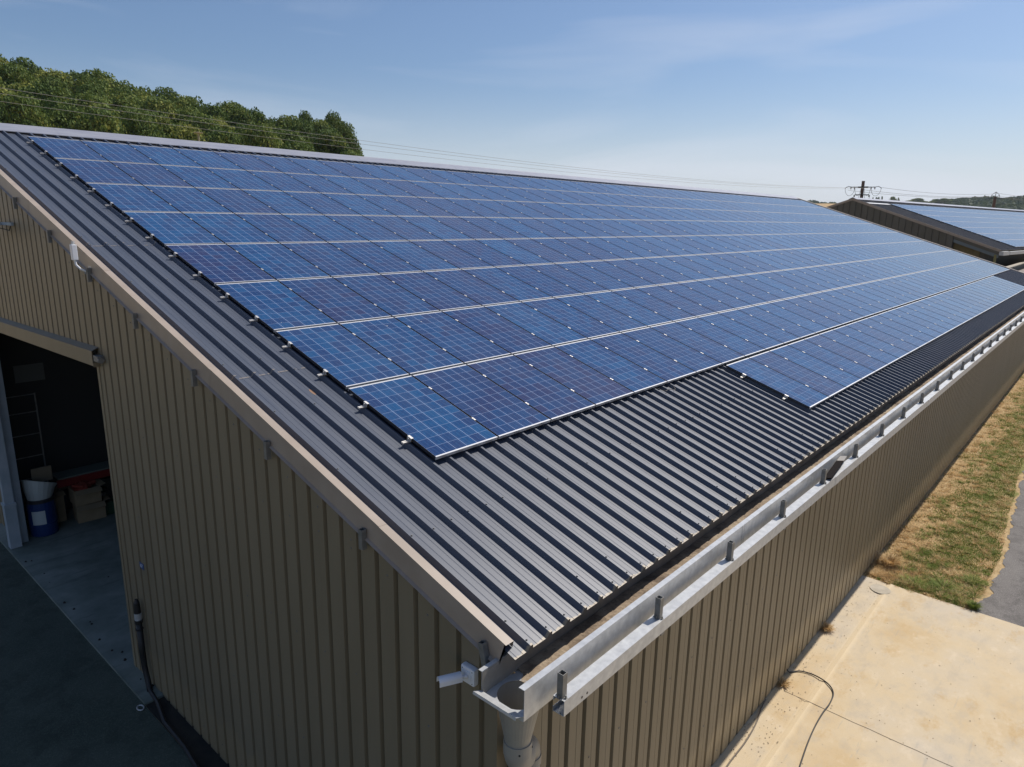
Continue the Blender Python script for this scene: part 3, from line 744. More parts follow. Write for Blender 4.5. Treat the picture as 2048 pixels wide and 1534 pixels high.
# mounting rails
rb = MB(); L1 = 46 * PU + .08
def rail_mesh(x0, x1):
    bb = MB(); bb.box((x0, -.018, -.056), (x1, -.004, -.0395)); bb.box((x0, .004, -.056), (x1, .018, -.0395)); bb.box((x0, -.018, -.0575), (x1, .018, -.056))
    bb.tube([(x0 + .02, 0, -.075), (x0 + .02, 0, -.0445)], .006, 6)
    return bb
r0 = rail_mesh(-.115, L1).build("mounting_rail", M['alu']); r1 = rail_mesh(7 * PU - .115, 39 * PU + .08).build("mounting_rail", M['alu'])
k = 0
for row in range(-1, 8):
    for j, cv in enumerate(CV):
        if row == -1: o = r1 if j == 0 else r1.copy()
        else: o = r0 if (row == 0 and j == 0) else r0.copy()
        if o.name not in COL.objects: COL.objects.link(o)
        u, v = pos(row, 0); o.location = RP(0, v + cv, 0); o.rotation_euler = (A, 0, 0)
        rn = {-1: 'short lowest', 7: 'topmost', 6: 'second', 5: 'third', 4: 'fourth', 3: 'fifth', 2: 'sixth', 1: 'seventh', 0: 'eighth'}[row]
        tag(o, f"silver mounting rail, {'lower' if j == 0 else 'upper'} of two under the {rn} panel row", "rail", "mounting rails under the panel rows")
# loose cable loop at the lower edge
b = MB(); pts = []
for t_ in np.linspace(0, 1, 26):
    a_ = t_ * 2 * math.pi * .8
    pts.append(RP(4.78 + .42 * t_ - .05 * math.sin(a_), -.01 - .16 * math.sin(t_ * math.pi) - .04 * math.sin(a_ * 2), -.06 + .012 * math.sin(a_)))
b.tube(pts, .004, 6); tag(b.build("cable", M['wire']), "thin grey cable loop hanging out below the lower panel edge", "cable")

# ------------------------------------------------------------------ things on the near barn
# security camera
sc_ = empty("security_camera", (-1.22, -1.76, -1.16)); tag(sc_, "white bullet security camera on a square base beside the gutter end", "security camera")
bm = MB(); bb = MB()
def rbox(bm, a, b, bev=.012, M_=None, m=0):
    import bmesh
    q = bmesh.new(); bmesh.ops.create_cube(q, size=1)
    for v in q.verts: v.co = Vector(((a[i] + b[i]) / 2 + v.co[i] * (b[i] - a[i]) for i in range(3)))
    bmesh.ops.bevel(q, geom=q.edges[:], offset=bev, segments=2, affect='EDGES', profile=.6)
    i = len(bm.v); q.verts.index_update()
    for v in q.verts: bm.v.append(tuple(M_ @ v.co) if M_ is not None else tuple(v.co))
    for f in q.faces: bm.f.append(tuple(i + v.index for v in f.verts)); bm.m.append(m); bm.uv.append(None)
    q.free()
rbox(bb, (-.065, -.085, -.085), (0.0, .085, .085), .016); bb.build("junction_box", M['white'], sc_)
bb = MB(); bb.tube([(-.065, 0, 0), (-.073, 0, 0)], .052, 20); bb.tube([(-.073, 0, 0), (-.10, .01, .003), (-.135, .028, .008)], [.022, .018, .018], 12)
bb.build("arm", M['white'], sc_, smooth=False)
D_ = Vector((-.9, .42, .02)).normalized(); S_ = D_.cross(Vector((0, 0, 1))).normalized(); U_ = S_.cross(D_)
MC = Matrix(((D_.x, S_.x, U_.x, -.135), (D_.y, S_.y, U_.y, .03), (D_.z, S_.z, U_.z, .01), (0, 0, 0, 1)))
bb = MB(); bb.tube([MC @ Vector((-.012, 0, 0)), MC @ Vector((.0, 0, 0)), MC @ Vector((.165, 0, 0))], [.022, .036, .036], 18); bb.build("body", M['white'], sc_)
bb = MB(); cs = [(-.046, -.026)] + [(.046 * math.cos(a_), .008 + .038 * math.sin(a_)) for a_ in np.linspace(math.pi, 0, 11)] + [(.046, -.026)]
bb.extrude(cs, lambda p: MC @ Vector((-.015, p[0], p[1])), lambda p: MC @ Vector((.20, p[0], p[1])))
bb.extrude([(x * .94, y * .94) for x, y in cs], lambda p: MC @ Vector((-.015, p[0], p[1])), lambda p: MC @ Vector((.20, p[0], p[1])))
bb.build("sun_hood", M['white'], sc_)
bb = MB(); bb.tube([MC @ Vector((.160, 0, -.003)), MC @ Vector((.17, 0, -.003))], .028, 16); bb.build("lens", M['dark'], sc_)
sc_.scale = (.92, .92, .92)
bb = MB()
for (y, z) in ((-.06, -.06), (.06, -.06), (-.06, .06), (.06, .06)): bb.tube([(-.064, y, z), (-.067, y, z)], .005, 8)
bb.build("screw", M['dark'], sc_)
# radio antenna box
an = empty("antenna_box", (-1.22, 6.10, 1.66)); tag(an, "slim white antenna box on a bent arm at the barn's sloping verge", "antenna")
bb = MB(); rbox(bb, (-.235, -.045, .19), (-.165, .045, .41), .008); bb.build("housing", M['white'], an)
bb = MB(); bb.tube([(-.20, 0, .41), (-.20, 0, .455)], .022, 10); bb.build("mast_top", M['galv'], an)
bb = MB(); bb.tube([(-.20, 0, .19), (-.195, -.01, .12), (-.15, -.03, .06), (-.04, -.04, .0)], .016, 10); bb.build("arm", M['white'], an)
bb = MB(); bb.box((-.03, -.09, -.10), (-.022, .03, .10)); bb.extrude([(-.08,), (.08,)], lambda p: (-.03, -.03, p[0]), lambda p: (-.11, -.035, .0 if p[0] < 0 else .04)); bb.build("bracket", M['galv'], an)
# flood light
fl = empty("flood_light", (-1.25, 9.95, 2.26)); tag(fl, "small flood light on a grey arm at the left edge of the gable", "flood light")
bb = MB(); bb.box((-.04, -.32, .0), (0, .35, .05)); bb.box((-.30, .28, .0), (-.02, .33, .05)); bb.build("arm", M['steel'], fl)
bb = MB(); rbox(bb, (-.42, .12, -.10), (-.18, .5, .02), .02); bb.build("housing", M['galv_dark'], fl)
bb = MB(); rbox(bb, (-.44, .08, -.16), (-.16, .42, -.105), .015); bb.build("lens", mat("yellow_lens", (.42, .33, .03), .4), fl)
bb = MB(); bb.tube([(-.02, -.2, -.01), (-.03, -.12, -.09), (-.06, .02, -.07), (-.18, .2, -.03)], .008, 6); bb.build("lead", M['black'], fl)
# blue number plate, digits 67
pl = empty("number_plate", (-1.222, 5.48, -2.85)); tag(pl, "tiny blue enamel number plate reading 67 on the shaded gable", "number plate")
bb = MB(); rbox(bb, (-.006, -.075, -.05), (0, .075, .05), .002); bb.build("plate", mat("blue_enamel", (.02, .07, .22), .3), pl)
cu = bpy.data.curves.new("digits", 'FONT'); cu.body = "67"; cu.size = .085; cu.align_x = 'CENTER'; cu.align_y = 'CENTER'; cu.extrude = .001
ob = bpy.data.objects.new("digits", cu); COL.objects.link(ob); dg = bpy.context.evaluated_depsgraph_get(); dg.update()
mm = bpy.data.meshes.new_from_object(ob.evaluated_get(dg)); COL.objects.unlink(ob); mm.materials.clear(); mm.materials.append(mat("white_enamel", (.7, .75, .8), .3))
d2 = bpy.data.objects.new("digits", mm); COL.objects.link(d2); d2.parent = pl; d2.location = (-.0075, 0, 0); d2.rotation_euler = (rad(90), 0, rad(-90))
# standpipe and black hose on the gable
sp = empty("standpipe", (-1.30, 5.68, -5.0)); tag(sp, "black filler pipe with metal couplings on the gable beside the doorway", "pipe")
bb = MB(); bb.tube([(0, 0, 1.10), (0, 0, .55), (.0, -.02, .3), (0, -.12, -.0), (-.02, -.2, -.06)], [.05, .05, .045, .045, .045], 12); bb.build("pipe", M['black'], sp, smooth=True)
bb = MB(); bb.tube([(0, 0, 1.28), (0, 0, 1.46), (0, 0, 1.52)], [.055, .045, .02], 12); bb.build("cap", M['black'], sp)
bb = MB(); bb.tube([(0, 0, 1.1), (0, 0, 1.16)], .062, 12); bb.build("collar", M['black'], sp)
bb = MB(); bb.tube([(0, 0, .98), (0, 0, 1.0)], .06, 12); bb.build("collar", M['black'], sp)
bb = MB(); bb.tube([(0, 0, 1.16), (0, 0, 1.28)], .056, 14); bb.tube([(0, 0, 1.2), (0, .09, 1.2)], .015, 8); bb.build("coupling", M['galv'], sp)
bb = MB(); bb.tube([(-1.32, 5.5, Z0 + .06), (-1.36, 5.1, Z0 + .06), (-1.47, 4.57, Z0 + .055), (-1.49, 3.84, Z0 + .055), (-1.56, 3.2, Z0 + .055), (-1.7, 2.2, Z0 + .055), (-1.9, 1, Z0 + .055)], .032, 8)
tag(bb.build("hose", M['black']), "thick black hose lying on the dark yard along the gable", "hose")
bb = MB(); bb.tube([(-1.58 + .045 * math.cos(a_), 5.20 + .07 * math.sin(a_), Z0 + .035) for a_ in np.linspace(0, 2 * math.pi, 18)], .011, 6, cap=False)
tag(bb.build("iron_ring", M['galv']), "small pale iron ring lying at the corner of the door slab", "ring")
# hoses on the concrete
def smooth_path(P, n=8):
    P = [Vector(p) for p in P]; out_ = []
    for i in range(len(P) - 1):
        p0, p1, p2, p3 = P[max(i-1, 0)], P[i], P[i+1], P[min(i+2, len(P)-1)]
        for k in range(n):
            t_ = k / n; out_.append(.5 * ((2*p1) + (p2-p0)*t_ + (2*p0-5*p1+4*p2-p3)*t_*t_ + (3*p1-p0-3*p2+p3)*t_**3))
    out_.append(P[-1]); return out_
bb = MB(); bb.tube(smooth_path([(6.3, -2.05, Z0+.10), (6.34, -2.09, Z0+.04), (6.50, -2.22, Z0+.04), (6.55, -2.45, Z0+.04), (6.46, -2.69, Z0+.05), (6.29, -2.83, Z0+.04), (5.99, -2.87, Z0+.04), (5.67, -2.86, Z0+.04), (5.29, -2.87, Z0+.04), (4.83, -2.91, Z0+.04), (4.31, -2.98, Z0+.04), (3.5, -3.1, Z0+.04), (2.2, -3.0, Z0+.04)]), .0105, 8)
tag(bb.build("hose", M['black'], smooth=True), "thin black hose looping out from the wall over the pale concrete", "hose", "hoses on the concrete apron")
bb = MB(); bb.tube(smooth_path([(5.35, -2.06, Z0+.04), (5.10, -2.09, Z0+.037), (4.72, -2.16, Z0+.037), (4.21, -2.20, Z0+.037), (3.6, -2.20, Z0+.037), (2.6, -2.26, Z0+.037)]), .011, 8)
tag(bb.build("hose", mat("dusty_hose", (.16, .13, .10), .8), smooth=True), "dusty brown hose lying close along the foot of the long wall", "hose", "hoses on the concrete apron")
# sawn cover patch
bb = MB(); bb.tube([(10.52, -2.5, Z0 + .016), (10.52, -2.5, Z0 + .036)], .2, 28)
tag(bb.build("drain_cover", noisy("patch_concrete", (.36, .32, .25), (.46, .41, .33), 5, .9)), "round grey drain cover set in the concrete near the grass", "drain cover")
# loose board on the beam
lb = empty("loose_board", (5.02, -2.66, -.945)); tag(lb, "dark plank with a pale end lying askew on the eave beam", "board")
Mb = Matrix.Rotation(rad(5), 4, 'Z') @ Matrix.Rotation(rad(-3), 4, 'Y') @ Matrix.Rotation(rad(-12), 4, 'X')
bb = MB(); bb.box((-.05, -.05, .012), (.72, .05, .03), 0, Mb); bb.build("plank", mat("dark_board", (.014, .011, .010), .9, 0, .1), lb)
bb = MB(); bb.box((.72, -.046, .013), (.95, .046, .028), 0, Mb); bb.build("plank_end", noisy('weathered_end', (.3,.28,.26), (.38,.36,.33), 6, .8), lb)

# ------------------------------------------------------------------ inside the doorway
dr = empty("drum", (-.66, 13.25, Z0 + .05)); tag(dr, "dark blue plastic drum with a pale label just inside the doorway", "drum")
bb = MB(); rs = [.27, .29, .295, .30, .285, .30, .295, .29, .27]; zs = [0, .03, .25, .29, .31, .33, .6, .85, .9]
bb.tube([(0, 0, z) for z in zs], rs, 24); bb.build("body", mat("blue_plastic", (.01, .035, .14), .35), dr, smooth=False)
bb = MB(); bb.tube([(0, 0, .84), (0, 0, .92)], [.30, .30], 24); bb.build("rim", M['dark'], dr)
bb = MB()
for k in range(6):
    a0, a1 = rad(215 + k * 9), rad(224 + k * 9); bb.face([(.302*math.cos(a0), .302*math.sin(a0), .32), (.302*math.cos(a1), .302*math.sin(a1), .32), (.302*math.cos(a1), .302*math.sin(a1), .66), (.302*math.cos(a0), .302*math.sin(a0), .66)])
bb.build("label", mat("paper", (.45, .5, .5), .7), dr)
fn = empty("funnel_bag", (-.66, 13.25, Z0 + .97)); tag(fn, "pale plastic funnel bag standing open on top of the blue drum", "bag")
bb = MB(); n = 20; prev = None
for (z, r_, ox) in ((0, .26, 0), (.2, .31, .01), (.38, .35, .04)):
    ring_ = [(ox + r_ * math.cos(2*math.pi*j/n), r_ * math.sin(2*math.pi*j/n), z + (.16 * math.cos(2*math.pi*j/n + 2.6) * (z / .38) ** 2)) for j in range(n)]
    if prev:
        for j in range(n): bb.face([prev[j], prev[(j+1) % n], ring_[(j+1) % n], ring_[j]])
    prev = ring_
bb.face([(p[0]*.9, p[1]*.9, p[2]-.1) for p in prev]); bb.build("bag", mat("pale_bag", (.42, .46, .45), .6), fn, smooth=True)
bb = MB(); rbox(bb, (-.1, -.02, .36), (.32, .02, .72), .01); bb.build("cardboard_flap", mat("card_dark", (.17, .14, .09), .8), fn)
M['card'] = noisy("cardboard", (.22, .17, .10), (.27, .21, .13), 4, .85)
for k, (x, y, z, sx, sy, sz, lab) in enumerate([(.05, 13.2, 0, .62, .5, .44, "brown cardboard box at the bottom of the stack beside the drum"), (.05, 13.2, .445, .58, .5, .4, "open cardboard box holding red cloth on top of the stack"), (-.42+.05, 13.62, 0, .3, .4, .8, "tall narrow cardboard carton between the drum and the stacked boxes")]):
    bx_ = empty("cardboard_box", (x, y, Z0 + .05 + z), (0, 0, rad(-6 + 5 * k))); tag(bx_, lab, "box", "cardboard boxes in the doorway")
    q = MB(); q.box((0, 0, 0), (sx, .012, sz)); q.box((0, sy - .012, 0), (sx, sy, sz)); q.box((0, .012, 0), (.012, sy - .012, sz)); q.box((sx - .012, .012, 0), (sx, sy - .012, sz)); q.box((.012, .012, 0), (sx - .012, sy - .012, .012)); q.box((.012, .012, sz - .08), (sx - .012, sy - .012, sz - .07)); q.build("carton", M['card'], bx_)
    q = MB(); q.extrude([(.0,), (sx,)], lambda p: (p[0], 0, sz), lambda p: (p[0], -.16, sz - .08)); q.extrude([(0,), (sy,)], lambda p: (sx, p[0], sz), lambda p: (sx + .13, p[0], sz + .03)); q.build("flap", M['card'], bx_)
cl = MB()
for k in range(9):
    x, y = .12 + random.uniform(0, .42), 13.3 + random.uniform(0, .28)
    Mx = Matrix.Translation((x, y, Z0 + .90 + random.uniform(0, .08))) @ Matrix.Rotation(random.uniform(-.6, .6), 4, 'X') @ Matrix.Rotation(random.uniform(-.6, .6), 4, 'Y')
    rbox(cl, (-.12, -.1, -.03), (.12, .1, .03), .025, Mx)
tag(cl.build("red_cloth", mat("red_cloth", (.24, .035, .02), .8)), "crumpled red cloth spilling from the upper cardboard box", "cloth")
cage = empty("wire_rack", (-.75, 13.9, Z0 + .05)); tag(cage, "tall pale wire rack with shelves standing behind the door post", "rack")
for x in (-.25, .45):
    q = MB(); q.tube([(x, 0, 0), (x, 0, 3.3)], .018, 8); q.build("upright", M['galv_dark'], cage)
for z in (1.2, 1.75, 2.3, 2.85, 3.28):
    q = MB(); q.tube([(-.25, 0, z), (.45, 0, z)], .014, 8); q.build("rung", M['galv_dark'], cage)
tr = empty("trailer", (.15, 13.65, Z0 + .05)); tag(tr, "low dark farm trailer with a red top rail behind the cardboard boxes", "trailer")
q = MB(); q.box((.0, .0, .35), (3.4, .5, .82)); q.build("body", mat("dark_machine", (.03, .033, .03), .6), tr)
q = MB(); q.box((-.35, -.12, .92), (3.4, -.06, 1.10)); q.build("red_rail", mat("red_paint", (.16, .010, .008), .5), tr)
q = MB(); q.box((-.30, -.06, 1.10), (3.4, .5, 1.13)); q.build("tarpaulin", mat("pale_tarp", (.16, .19, .16), .8), tr)
q = MB(); q.box((.25, -.22, .0), (.85, -.1, .22)); q.build("ochre_step", mat("ochre_paint", (.36, .20, .03), .6), tr)
for x in (.62, 1.75):
    q = MB(); q.tube([(x, -.16, .45), (x, -.02, .45)], .2, 24); wl = q.build("wheel", M['black'], tr)
    q = MB(); q.tube([(x, -.17, .45), (x, -.158, .45)], .09, 16); q.build("hub", M['galv_dark'], wl)
cr = empty("crate", (.55, 13.25, Z0 + .05)); tag(cr, "dark green plastic crate standing right of the stacked cardboard boxes", "crate")
q = MB(); q.box((0, 0, 0), (.42, .02, .3)); q.box((0, .3, 0), (.42, .32, .3)); q.box((0, .02, 0), (.02, .3, .3)); q.box((.4, .02, 0), (.42, .3, .3)); q.box((.02, .02, 0), (.4, .3, .02)); q.build("tub", mat("green_plastic", (.02, .07, .035), .5), cr)
q = MB(); q.box((-.01, -.01, .3), (.43, .33, .33)); q.build("lid", mat("green_lid", (.03, .09, .045), .5), cr)
lg = empty("broom", (1.25, 13.5, Z0 + .05)); tag(lg, "pale wooden handled broom leaning near the doorway's right side", "broom")
q = MB(); q.tube([(0, 0, .1), (-.12, .3, 1.7)], .016, 8); q.build("handle", mat("pale_wood", (.25, .2, .12), .7), lg)
q = MB(); q.box((-.18, -.04, 0), (.18, .04, .12)); q.build("head", mat("bristles", (.1, .05, .03), .9), lg)
cb = MB()
for k in range(15):
    x, y = -1.25 + random.uniform(-.12, 2.2), random.uniform(5.5, 12.5)
    if random.random() < .5: x = -1.42 + random.uniform(0, .2)
    rr = random.uniform(.01, .03); cb.tube([(x, y, Z0 + .05), (x, y, Z0 + .05 + rr)], [rr, rr * .5], 6)
tag(cb.build("debris", M['soil']), "small dark lumps of mud scattered on the doorway slab", "debris", None, "stuff")

# ------------------------------------------------------------------ neighbouring barn
nb = empty("neighbour_barn"); nb.matrix_world = NM; tag(nb, "second dark metal barn with solar roof beyond the far end", "barn")
NL, NB = 76, 12.3
def nline(y): return NZ - .03 - abs(y) * math.tan(NA_)
b = MB(); P = groove_profile(-8.6, NB, .55, .2, 0, .05, .1)
for i in range(len(P) - 1):
    ya, xa = P[i]; yb, xb = P[i+1]
    if ya < 0 < yb: yb_ = 0
    b.face([(xa, ya, Z0), (xb, yb, Z0), (xb, yb, nline(yb)), (xa, ya, nline(ya))])
b.face([(0, NE, nline(NE) - .34), (0, -8.6, nline(-8.6) - .34), (0, -8.6, nline(-8.6)), (0, NE, nline(NE))])
b.build("gable_wall", M['wall2'], nb)
b = MB(); b.face([(NL, NE, Z0), (NL, NB, Z0), (NL, NB, nline(NB)), (NL, 0, nline(0)), (NL, NE, nline(NE))]); b.face([(0, NB, Z0), (NL, NB, Z0), (NL, NB, nline(NB)), (0, NB, nline(NB))])
b.face([(7, -8.5, Z0), (7, -8.5, 1.6), (NL, -8.5, 1.6), (NL, -8.5, Z0)]); b.build("rear_wall", M['wall2'], nb)
rp = rib_profile(0, NL, .333, .1, 0, .04, minor=False); SL = -NE / NC
b = MB(); b.extrude(rp, lambda p: NP(p[0], -.12, p[1]), lambda p: NP(p[0], SL, p[1])); b.build("roof", M['roof_n'], nb)
b = MB(); b.extrude(rp, lambda p: (p[0], 0, NZ + p[1]), lambda p: (p[0], NB + .2, NZ - (NB + .2) * math.tan(NA_) + p[1])); b.build("roof", M['roof_far'], nb)
b = MB(); b.extrude([(-.38, -.075), (0, .10), (.38, -.075)], lambda p: (-.1, p[0], NZ + p[1] + .03), lambda p: (NL, p[0], NZ + p[1] + .03)); b.build("ridge_cap", M['ridge'], nb)
b = MB(); b.extrude([(.08, .05), (-.05, .06), (-.05, -.14)], lambda p: NP(p[0], -.1, p[1]), lambda p: NP(p[0], SL, p[1]))
b.extrude([(.08, .05), (-.05, .06), (-.05, -.14)], lambda p: (p[0], 0, NZ + p[1]), lambda p: (p[0], NB + .2, NZ - (NB + .2) * math.tan(NA_) + p[1]))
b.build("verge_trim", M['trim'], nb)
b = MB(); b.box((0, 0, 0), (5.0, .30, .012)); o = b.build("pale_strip", mat("pale_sheet", (.6, .6, .6), .4), nb); o.location = NP(.25, SL - 1.45, .05); o.rotation_euler = (NA_, 0, 0)
b = MB(); b.box((-.15, NE - .35, .26), (1.6, NE - .05, .56)); b.box((1.8, NE - .35, .28), (NL, NE - .05, .53)); b.build("gutter", M['galv'], nb)
b = MB(); b.extrude([(.02, 0), (.02, .26)], lambda p: (p[0], NE, nline(NE) - .62 + p[1]), lambda p: (p[0], -8.6, nline(-8.6) - .62 + p[1])); b.build("rafter", mat("dull_steel", (.13, .16, .17), .6), nb)
b = MB(); b.box((-.02, NE + .14, Z0), (.16, NE + .3, nline(NE) - .35)); b.build("post", mat("olive_post", (.22, .19, .06), .7), nb)
b = MB(); b.box((.35, -10.55, Z0), (.5, -8.55, 1.2)); b.build("hay_screen", noisy("hay_brown", (.11, .085, .035), (.15, .12, .05), 2, .95), nb)
# low shed between the barns
ls = empty("low_shed", (0, 0, 0)); tag(ls, "low brown shed roof glimpsed beyond the far barn corner", "shed")
b = MB(); b.box((56.2, -3.5, Z0), (84, .6, -.85)); b.build("wall", M['wall2'], ls)
b = MB(); b.box((56.0, -3.6, -.85), (84.2, .8, -.72)); b.build("roof", noisy("brown_roof", (.15, .125, .095), (.2, .165, .13), 1, .8), ls)
lw = empty("low_wall"); tag(lw, "pale topped low wall in front of the neighbouring barn opening", "wall")
b = MB(); b.box((58.6, 1.25, Z0), (90, 1.55, -.5)); b.build("wall_body", M['wall2'], lw)
b = MB(); b.box((58.5, 1.2, -.5), (90, 1.6, -.44)); b.build("coping", noisy("pale_coping", (.3, .27, .2), (.36, .32, .25), 2, .8), lw)

# ------------------------------------------------------------------ poles and wires
def cpos(az, D, t_): return Vector((CAM.x + D * math.cos(rad(az)), CAM.y + D * math.sin(rad(az)), CAM.z + D * t_))
P1 = cpos(15.3, 110, .0428)
pol = empty("power_pole", (P1.x, P1.y, Z0)); tag(pol, "brown power pole with drooping jumper loops behind the neighbouring barn gable", "power pole")
zt = CAM.z + 110 * .0512 - Z0; za = CAM.z + 110 * .0438 - Z0; zl = CAM.z + 110 * .0345 - Z0
d1 = Vector((-.275, .96, 0)).normalized()
q = MB(); q.tube([(0, 0, 0), (-.0, .15, zt)], [.26, .20], 14); q.build("pole", M['wood'], pol)
q = MB()
q.box((-.06, -.55, za - .1), (.06, .75, za + .1)); q.tube([Vector((-.25, 0, za)) - d1 * 1.5, Vector((-.25, 0, za)) + d1 * 1.6], .055, 8)
for s_ in (-1, 1): q.tube([d1 * 1.45 * s_ + Vector((-.25, 0, za)), d1 * 1.85 * s_ + Vector((-.25, 0, za + .08)), d1 * 2.15 * s_ + Vector((-.25, 0, za - .06)), d1 * 2.25 * s_ + Vector((-.25, 0, za - .22))], .045, 6)
q.build("crossarm", M['iron'], pol)
q = MB(); q.tube([Vector((-.25, 0, zl)) - d1 * .85, Vector((-.25, 0, zl)) + d1 * .95], .065, 8); q.build("crossarm", M['iron'], pol)
def loop(c, r, n=14, dz_=1.0):
    return [c + d1 * (r * math.cos(a_)) + Vector((0, 0, -r * dz_ * math.sin(a_))) for a_ in np.linspace(0, math.pi, n)]
for (off, r_, zz, dz_) in ((-1.62, .60, za - .12, 1.75), (1.62, .60, za - .12, 1.75), (-.55, .36, za - .2, 2.6), (.62, .36, za - .2, 2.6), (-.62, .33, zl, 2.6), (.72, .33, zl, 2.6)):
    q = MB(); q.tube(loop(Vector((-.28, 0, zz)) + d1 * off, r_, 14, dz_), .022, 6, cap=False); q.build("jumper_cable", M['iron'], pol)
for off in (-1.45, -1.0, 1.05, 1.5, -.85, .95):
    q = MB(); zz = zl if abs(off) < .96 else za; q.tube([Vector((-.3, 0, zz - .05)) + d1 * off, Vector((-.3, 0, zz - .3)) + d1 * off], .07, 8); q.build("insulator", M['ceramic'], pol)
P2 = cpos(7.36, 165, .0366)
p2 = empty("power_pole", (P2.x, P2.y, Z0)); tag(p2, "bare brown power pole with triangular top frame near the right edge", "power pole")
h2 = P2.z - Z0; d2v = Vector((-.13, .99, 0)).normalized()
q = MB(); q.tube([(-.45, .0, 0), (0, 0, h2 - .75)], [.34, .25], 12); q.build("pole", M['wood'], p2)
q = MB(); apex = Vector((0, 0, h2 + .2))
for s_ in (-1, 1): q.tube([apex, Vector((0, 0, h2 - .35)) + d2v * .62 * s_, Vector((0, 0, h2 - .9)) + d2v * .25 * s_ * .2], .05, 6)
q.tube([apex, (0, 0, h2 - .8)], .05, 6)
for s_ in (-1, 1): q.tube([Vector((0, 0, h2 - .4)) + d2v * .62 * s_, Vector((0, 0, h2 - .95)) + d2v * .62 * s_], .045, 6)
q.build("top_frame", M['iron'], p2)
q = MB(); za2 = CAM.z + 165 * .0302 - Z0; q.tube([Vector((-.3, 0, za2)) - d2v * 1.35, Vector((-.3, 0, za2)) + d2v * 1.35], .06, 6); q.build("crossarm", M['iron'], p2)
# line through the near sky: pole 1 -> off-frame pole to the left (parabola fitted to the sag seen)
Cg = Vector((CAM.x, CAM.y, 0)); A0 = Vector((106.1, 29.0, 0)) + Cg; Bv = Vector((-96, 11, 0)); nrm = Vector((11, 96, 0)).normalized()
for k, (off, lab, hh) in enumerate(((-1.9, "nearest power cable sweeping over the ridge towards the wooded hill", 0), (-.1, "middle power cable sweeping over the ridge towards the wooded hill", 0), (1.9, "farthest power cable sweeping over the ridge towards the wooded hill", -.1))):
    pts = []
    for t_ in np.linspace(0, 1.45, 70):
        h = CAM.z + 4.7 - 3.9 * t_ + 4.25 * t_ * t_ + hh; p = A0 + Bv * t_ + nrm * off * (.55 + .45 * t_ if t_ < 1 else 1.0); pts.append((p.x, p.y, h))
    q = MB(); q.tube(pts, .009, 5, cap=False); tag(q.build("power_cable", M['wire_l']), lab, "power cable", "cables west of the pole")
for k, (off, h0, h1, lab) in enumerate(((-1.9, za, -.0, "upper thin power cable between the two right-hand poles"), (0, za - .35, -.42, "middle thin power cable between the two right-hand poles"), (1.9, za - .42, -.55, "lower thin power cable between the two right-hand poles"))):
    a_ = P1 + d1 * off; a_.z = Z0 + h0; e_ = P2 + d2v * off * .3; e_.z = P2.z + h1 - .1
    q = MB(); q.tube([(a_.lerp(e_, t_).x, a_.lerp(e_, t_).y, a_.lerp(e_, t_).z - .5 * 4 * t_ * (1 - t_)) for t_ in np.linspace(0, 1, 16)], .020, 5, cap=False)
    tag(q.build("power_cable", M['wire']), lab, "power cable", "cables between the right-hand poles")
    e2 = e_ + (e_ - a_) * 1.2 + Vector((0, -18, -3))
    q = MB(); q.tube([(e_.lerp(e2, t_).x, e_.lerp(e2, t_).y, e_.lerp(e2, t_).z - .5 * 4 * t_ * (1 - t_)) for t_ in np.linspace(0, 1, 12)], .022, 5, cap=False)
    tag(q.build("power_cable", M['wire']), lab.replace("between the two right-hand poles", "running off to the right from the triangular-topped pole"), "power cable", "cables beyond the far pole")
pp = cpos(64.68, 60, .0972); q = MB(); q.tube([(pp.x, pp.y, Z0), (pp.x, pp.y, pp.z)], [.12, .08], 8); q.box((pp.x - .25, pp.y - .25, pp.z - .12), (pp.x + .25, pp.y + .25, pp.z - .06))
tag(q.build("utility_pole", mat("pale_pole", (.3, .27, .16), .8)), "short pale utility pole just above the ridge before the wood", "pole")

# ------------------------------------------------------------------ trees
def leaf_mat(name, dark, mid, light):
    m = mat(name, mid, .75, 0, .25); g = NG(m)
    at = g.n("ShaderNodeAttribute"); at.attribute_name = "tint"; oi = g.n("ShaderNodeObjectInfo").outputs["Random"]
    f = g.math('ADD', g.math('MULTIPLY', at.outputs["Fac"], .75), g.math('MULTIPLY', oi, .25))
    c = g.ramp(f, [(.1, dark), (.5, mid), (.92, light)]); g.l(c, g.b.inputs["Base Color"])
    tr_ = g.n("ShaderNodeBsdfTranslucent"); g.l(c, tr_.inputs[0]); mx = g.n("ShaderNodeMixShader"); mx.inputs[0].default_value = .28
    o_ = [x for x in g.t.nodes if x.type == 'OUTPUT_MATERIAL'][0]; g.l(g.b.outputs[0], mx.inputs[1]); g.l(tr_.outputs[0], mx.inputs[2]); g.l(mx.outputs[0], o_.inputs[0]); return m
M['leaf'] = leaf_mat("oak_leaves", (.045, .085, .018), (.12, .17, .036), (.34, .34, .08))
M['leaf_far'] = leaf_mat("far_leaves", (.045, .072, .032), (.068, .10, .045), (.11, .14, .065))
M['bark'] = noisy("bark", (.07, .055, .04), (.12, .1, .075), 3, .9)
